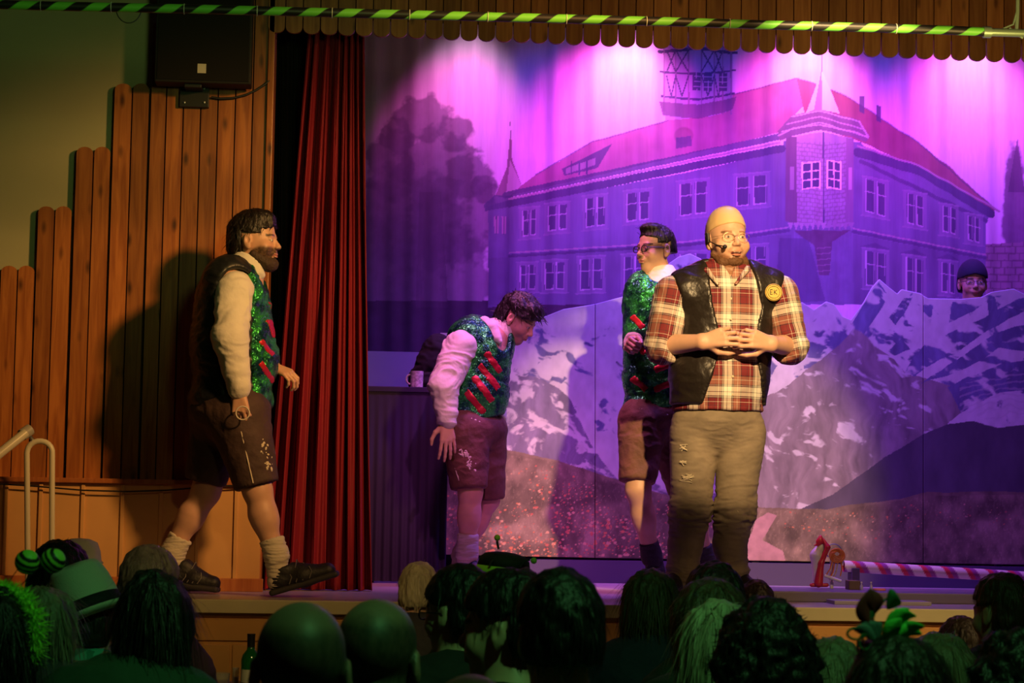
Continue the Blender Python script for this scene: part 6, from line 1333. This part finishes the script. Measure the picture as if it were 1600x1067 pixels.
A('dark-haired person in glasses in left profile, behind the blond tousled head', 716, 886, 98, (-.72, .68), 'short', 'black', (.02,.02,.02), glasses_=True, Y=5.7)
A('dark-haired man in left profile with pointed nose, in front of the one wearing glasses', 792, 893, 124, (-.9, .42), 'short', 'black', (.02,.02,.02), Y=5.1)
A('man with thick black hair from behind, bare neck above his collar, bottom centre', 874, 893, 136, (-.12, 1), 'short', 'black', (.10,.20,.08), Y=3.95)
A('man with pale thinning hair, only the top of his head showing at the bottom edge', 737, 1043, 150, (0, 1), 'balding', 'pale', (.03,.03,.03), Y=3.1)
A('person in a black and lime bee hat with small antennae', 785, 868, 78, (.05, 1), 'hat', 'dark', (.02,.02,.02), extra=bee_hat, Y=7.0)
A('woman with long straight blond-brown hair and navy top below the plaid shirted man', 1018, 896, 84, (.3, 1), 'long', 'brown', (.02,.025,.06), Y=7.2)
A('person with short dark hair whose head covers the feet of the man in jeans', 1116, 882, 98, (.05, 1), 'short', 'dark', (.02,.03,.02), Y=6.6)
A('person with chin length brown hair in front of the head covering the feet', 1108, 914, 112, (0, 1), 'bob', 'brown', (.02,.03,.02), Y=5.7)
A('small person with bright blond straight hair nearest the camera in that column', 1122, 946, 98, (.05, 1), 'long', 'pale', (.02,.02,.02), Y=5.05)
A('person with short dark hair just left of the low stage platform', 1181, 909, 58, (0, 1), 'short', 'dark', (.02,.02,.02), Y=8.6)
A('person with a large mass of curly black hair', 1196, 966, 156, (.05, 1), 'curly', 'black', (.01,.01,.01), Y=4.45)
A('person with loose ash hair between the curly black head and the feathered headpiece', 1300, 1008, 122, (.2, 1), 'bob', 'ash', (.02,.03,.02), Y=5.2)
A('woman wearing a headpiece of green and dark red feathers', 1400, 1008, 150, (0.05, 1), 'bob', 'dark', (.02,.02,.02), extra=fascinator, Y=3.5)
A('woman with short dark auburn hair and dark jacket at the far right, face turned left', 1563, 898, 84, (-.5, .85), 'short', 'auburn', (.02,.02,.025), Y=6.8)
A('small person with dark hair tied in a bun, left of the auburn haired woman', 1500, 965, 74, (-.1, 1), 'short', 'dark', (.02,.02,.02), extra=bun, Y=7.5)
A('person with light ash hair low at the bottom, right of the feathered headpiece', 1462, 999, 118, (-.1, 1), 'bob', 'ash', (.02,.02,.02), Y=6.2)
A('dark-haired person at the bottom right corner in black', 1590, 1012, 150, (-.2, 1), 'curly', 'black', (.01,.01,.01), Y=4.3)
# benches under the rows
M_bench = mat('bench_wood', (.15, .08, .04), .5)
# table with drinks
YTb = 8.75; zt = .70; a = P(300, 1067, YTb); b = P(430, 1067, YTb)
r0 = empty('hall_table', 'long table near the stage holding the bottle and glasses, its top below the frame', 'table', loc=((a[0]+b[0])/2, YTb, 0))
child('table_top', MB().box((a[0]-.1, YTb-.35, zt-.03), (b[0]+.15, YTb+.35, zt)), M_bench, r0, bevel=.004)
for sx in (a[0]-.05, b[0]+.10):
    for sy in (YTb-.3, YTb+.3): child('leg', MB().box((sx-.02, sy-.02, 0), (sx+.02, sy+.02, zt-.03)), M_bench, r0)
gg = mat('green_glass', (.02, .25, .05), .08, trans=.6, ior=1.5); cg = mat('clear_glass', (.8, .85, .8), .05, trans=.85, ior=1.45)
def zt_of(px, py, Y): return P(px, py, Y)[2]
q = P(391, 1060, YTb-.1); r0 = empty('wine_bottle', 'green glass bottle with dark foil neck beside the bald man on the hall table', 'bottle', loc=(q[0], YTb-.1, zt)); cc = np.array(r0.location); h = zt_of(391, 990, YTb-.1)-zt
child('glass_body', MB().lathe([(0, 0), (.036, .001), (.038, .006), (.038, h*.55), (.033, h*.63), (.017, h*.72), (.0145, h*.80)], cc, 28), gg, r0, smooth=True)
child('foil', MB().lathe([(.0155, h*.70+.01), (.016, h*.97), (.0165, h*.975), (.0165, h), (0, h)], cc, 24), M_black2, r0, smooth=True)
child('label', MB().lathe([(.0386, h*.15), (.0386, h*.38)], cc, 28), mat('cream_label', (.6, .6, .5), .6), r0, smooth=True)
for px, tp, rad, lb, dy in ((345, 1051, .037, 'wide clear tumbler left of the small glass', -.05), (368, 1043, .014, 'slim small glass next to the green bottle', .02), (305, 1060, .022, 'small green-lit glass nearest the long-haired woman', -.1)):
    q = P(px, 1060, YTb+dy); h = zt_of(px, tp, YTb+dy)-zt; cc = np.array([q[0], YTb+dy, zt]); r1 = empty('drinking_glass', lb, 'glass', loc=cc)
    child('glass_wall', MB().lathe([(0, 0), (rad*.85, 0), (rad, h), (rad*.93, h), (rad*.78, .006), (0, .006)], cc, 24), cg, r1, smooth=True); child('drink', MB().lathe([(0, .007), (rad*.76, .007), (rad*.85, h*.55), (0, h*.55)], cc, 20), mat('amber_drink', (.3, .12, .03), .2), r1, smooth=True)
# head peeking over the mountains
def peeker():
    Yd = 12.3; s = 1.0; c = P(1520, 443, Yd); M = hmat((-.12, -1, -.02)); root = empty('person', 'person in a dark knitted cap and glasses peeking over the painted mountains', 'person', loc=(c[0], Yd, STZ)); T = Matrix.Translation(-Vector(root.location))
    def K(o): o.data.transform(T); o.parent = root; return o
    H = head_prims(c, M, s); nb = c+(0, .03, -.2); hip = np.array([c[0], Yd+.03, STZ+.92])
    body = [rc(nb, c+(0, .02, -.07), .06, .052, .03), rc(nb+(-.14, 0, -.05), nb+(.14, 0, -.05), .06, .06, .05), rc(nb+(0, 0, -.2), hip, .15, .14, .06, (0, 1, 0), .7)]
    for q in (-1, 1): body += [rc(nb+(q*.18, 0, -.08), nb+(q*.21, .02, -.36), .05, .04, .03), rc(nb+(q*.21, .02, -.36), nb+(q*.2, -.02, -.6), .038, .028, .02), rc(hip+(q*.09, 0, 0), hip+(q*.10, 0, -.45), .09, .06, .04), rc(hip+(q*.1, 0, -.45), (hip[0]+q*.1, Yd+.03, STZ+.07), .058, .04, .03), rc((hip[0]+q*.1, Yd+.04, STZ+.045), (hip[0]+q*.1, Yd-.10, STZ+.04), .04, .034, .02)]
    lo, hi = bounds(body+H[0], .03); F = Field(lo, hi, .006); F.add(body); head_into(F, H); K(sobj('body', F, M_skin, None, colf=skincol(c, M, s, SKIN)))
    f, W = hair_field(c, M, s, .005, .020, .050, .05, back=-.05); o = K(sobj('knitted_cap', f, mat('dark_knit', (.02, .02, .04), .9, bump=(200, .5, .004)), None)); K(glasses('glasses', c, M, s, None, M_black2))
    F = field(body[1:], .018, .01); F.plane((0, 0, hip[2]-.05), (0, 0, -1)); K(sobj('coat', F, clothm((.02, .02, .04)), None))
    F = field([p for p in body[5:] if 1][:0]+[rc(hip, hip+(0, 0, -.05), .15, .15, .04)]+[p for q in (-1, 1) for p in (rc(hip+(q*.09, 0, 0), hip+(q*.10, 0, -.45), .105, .075, .04), rc(hip+(q*.1, 0, -.45), (hip[0]+q*.1, Yd+.03, STZ+.09), .073, .06, .03))], 0, .01); K(sobj('trousers', F, M_trs, None))
peeker()
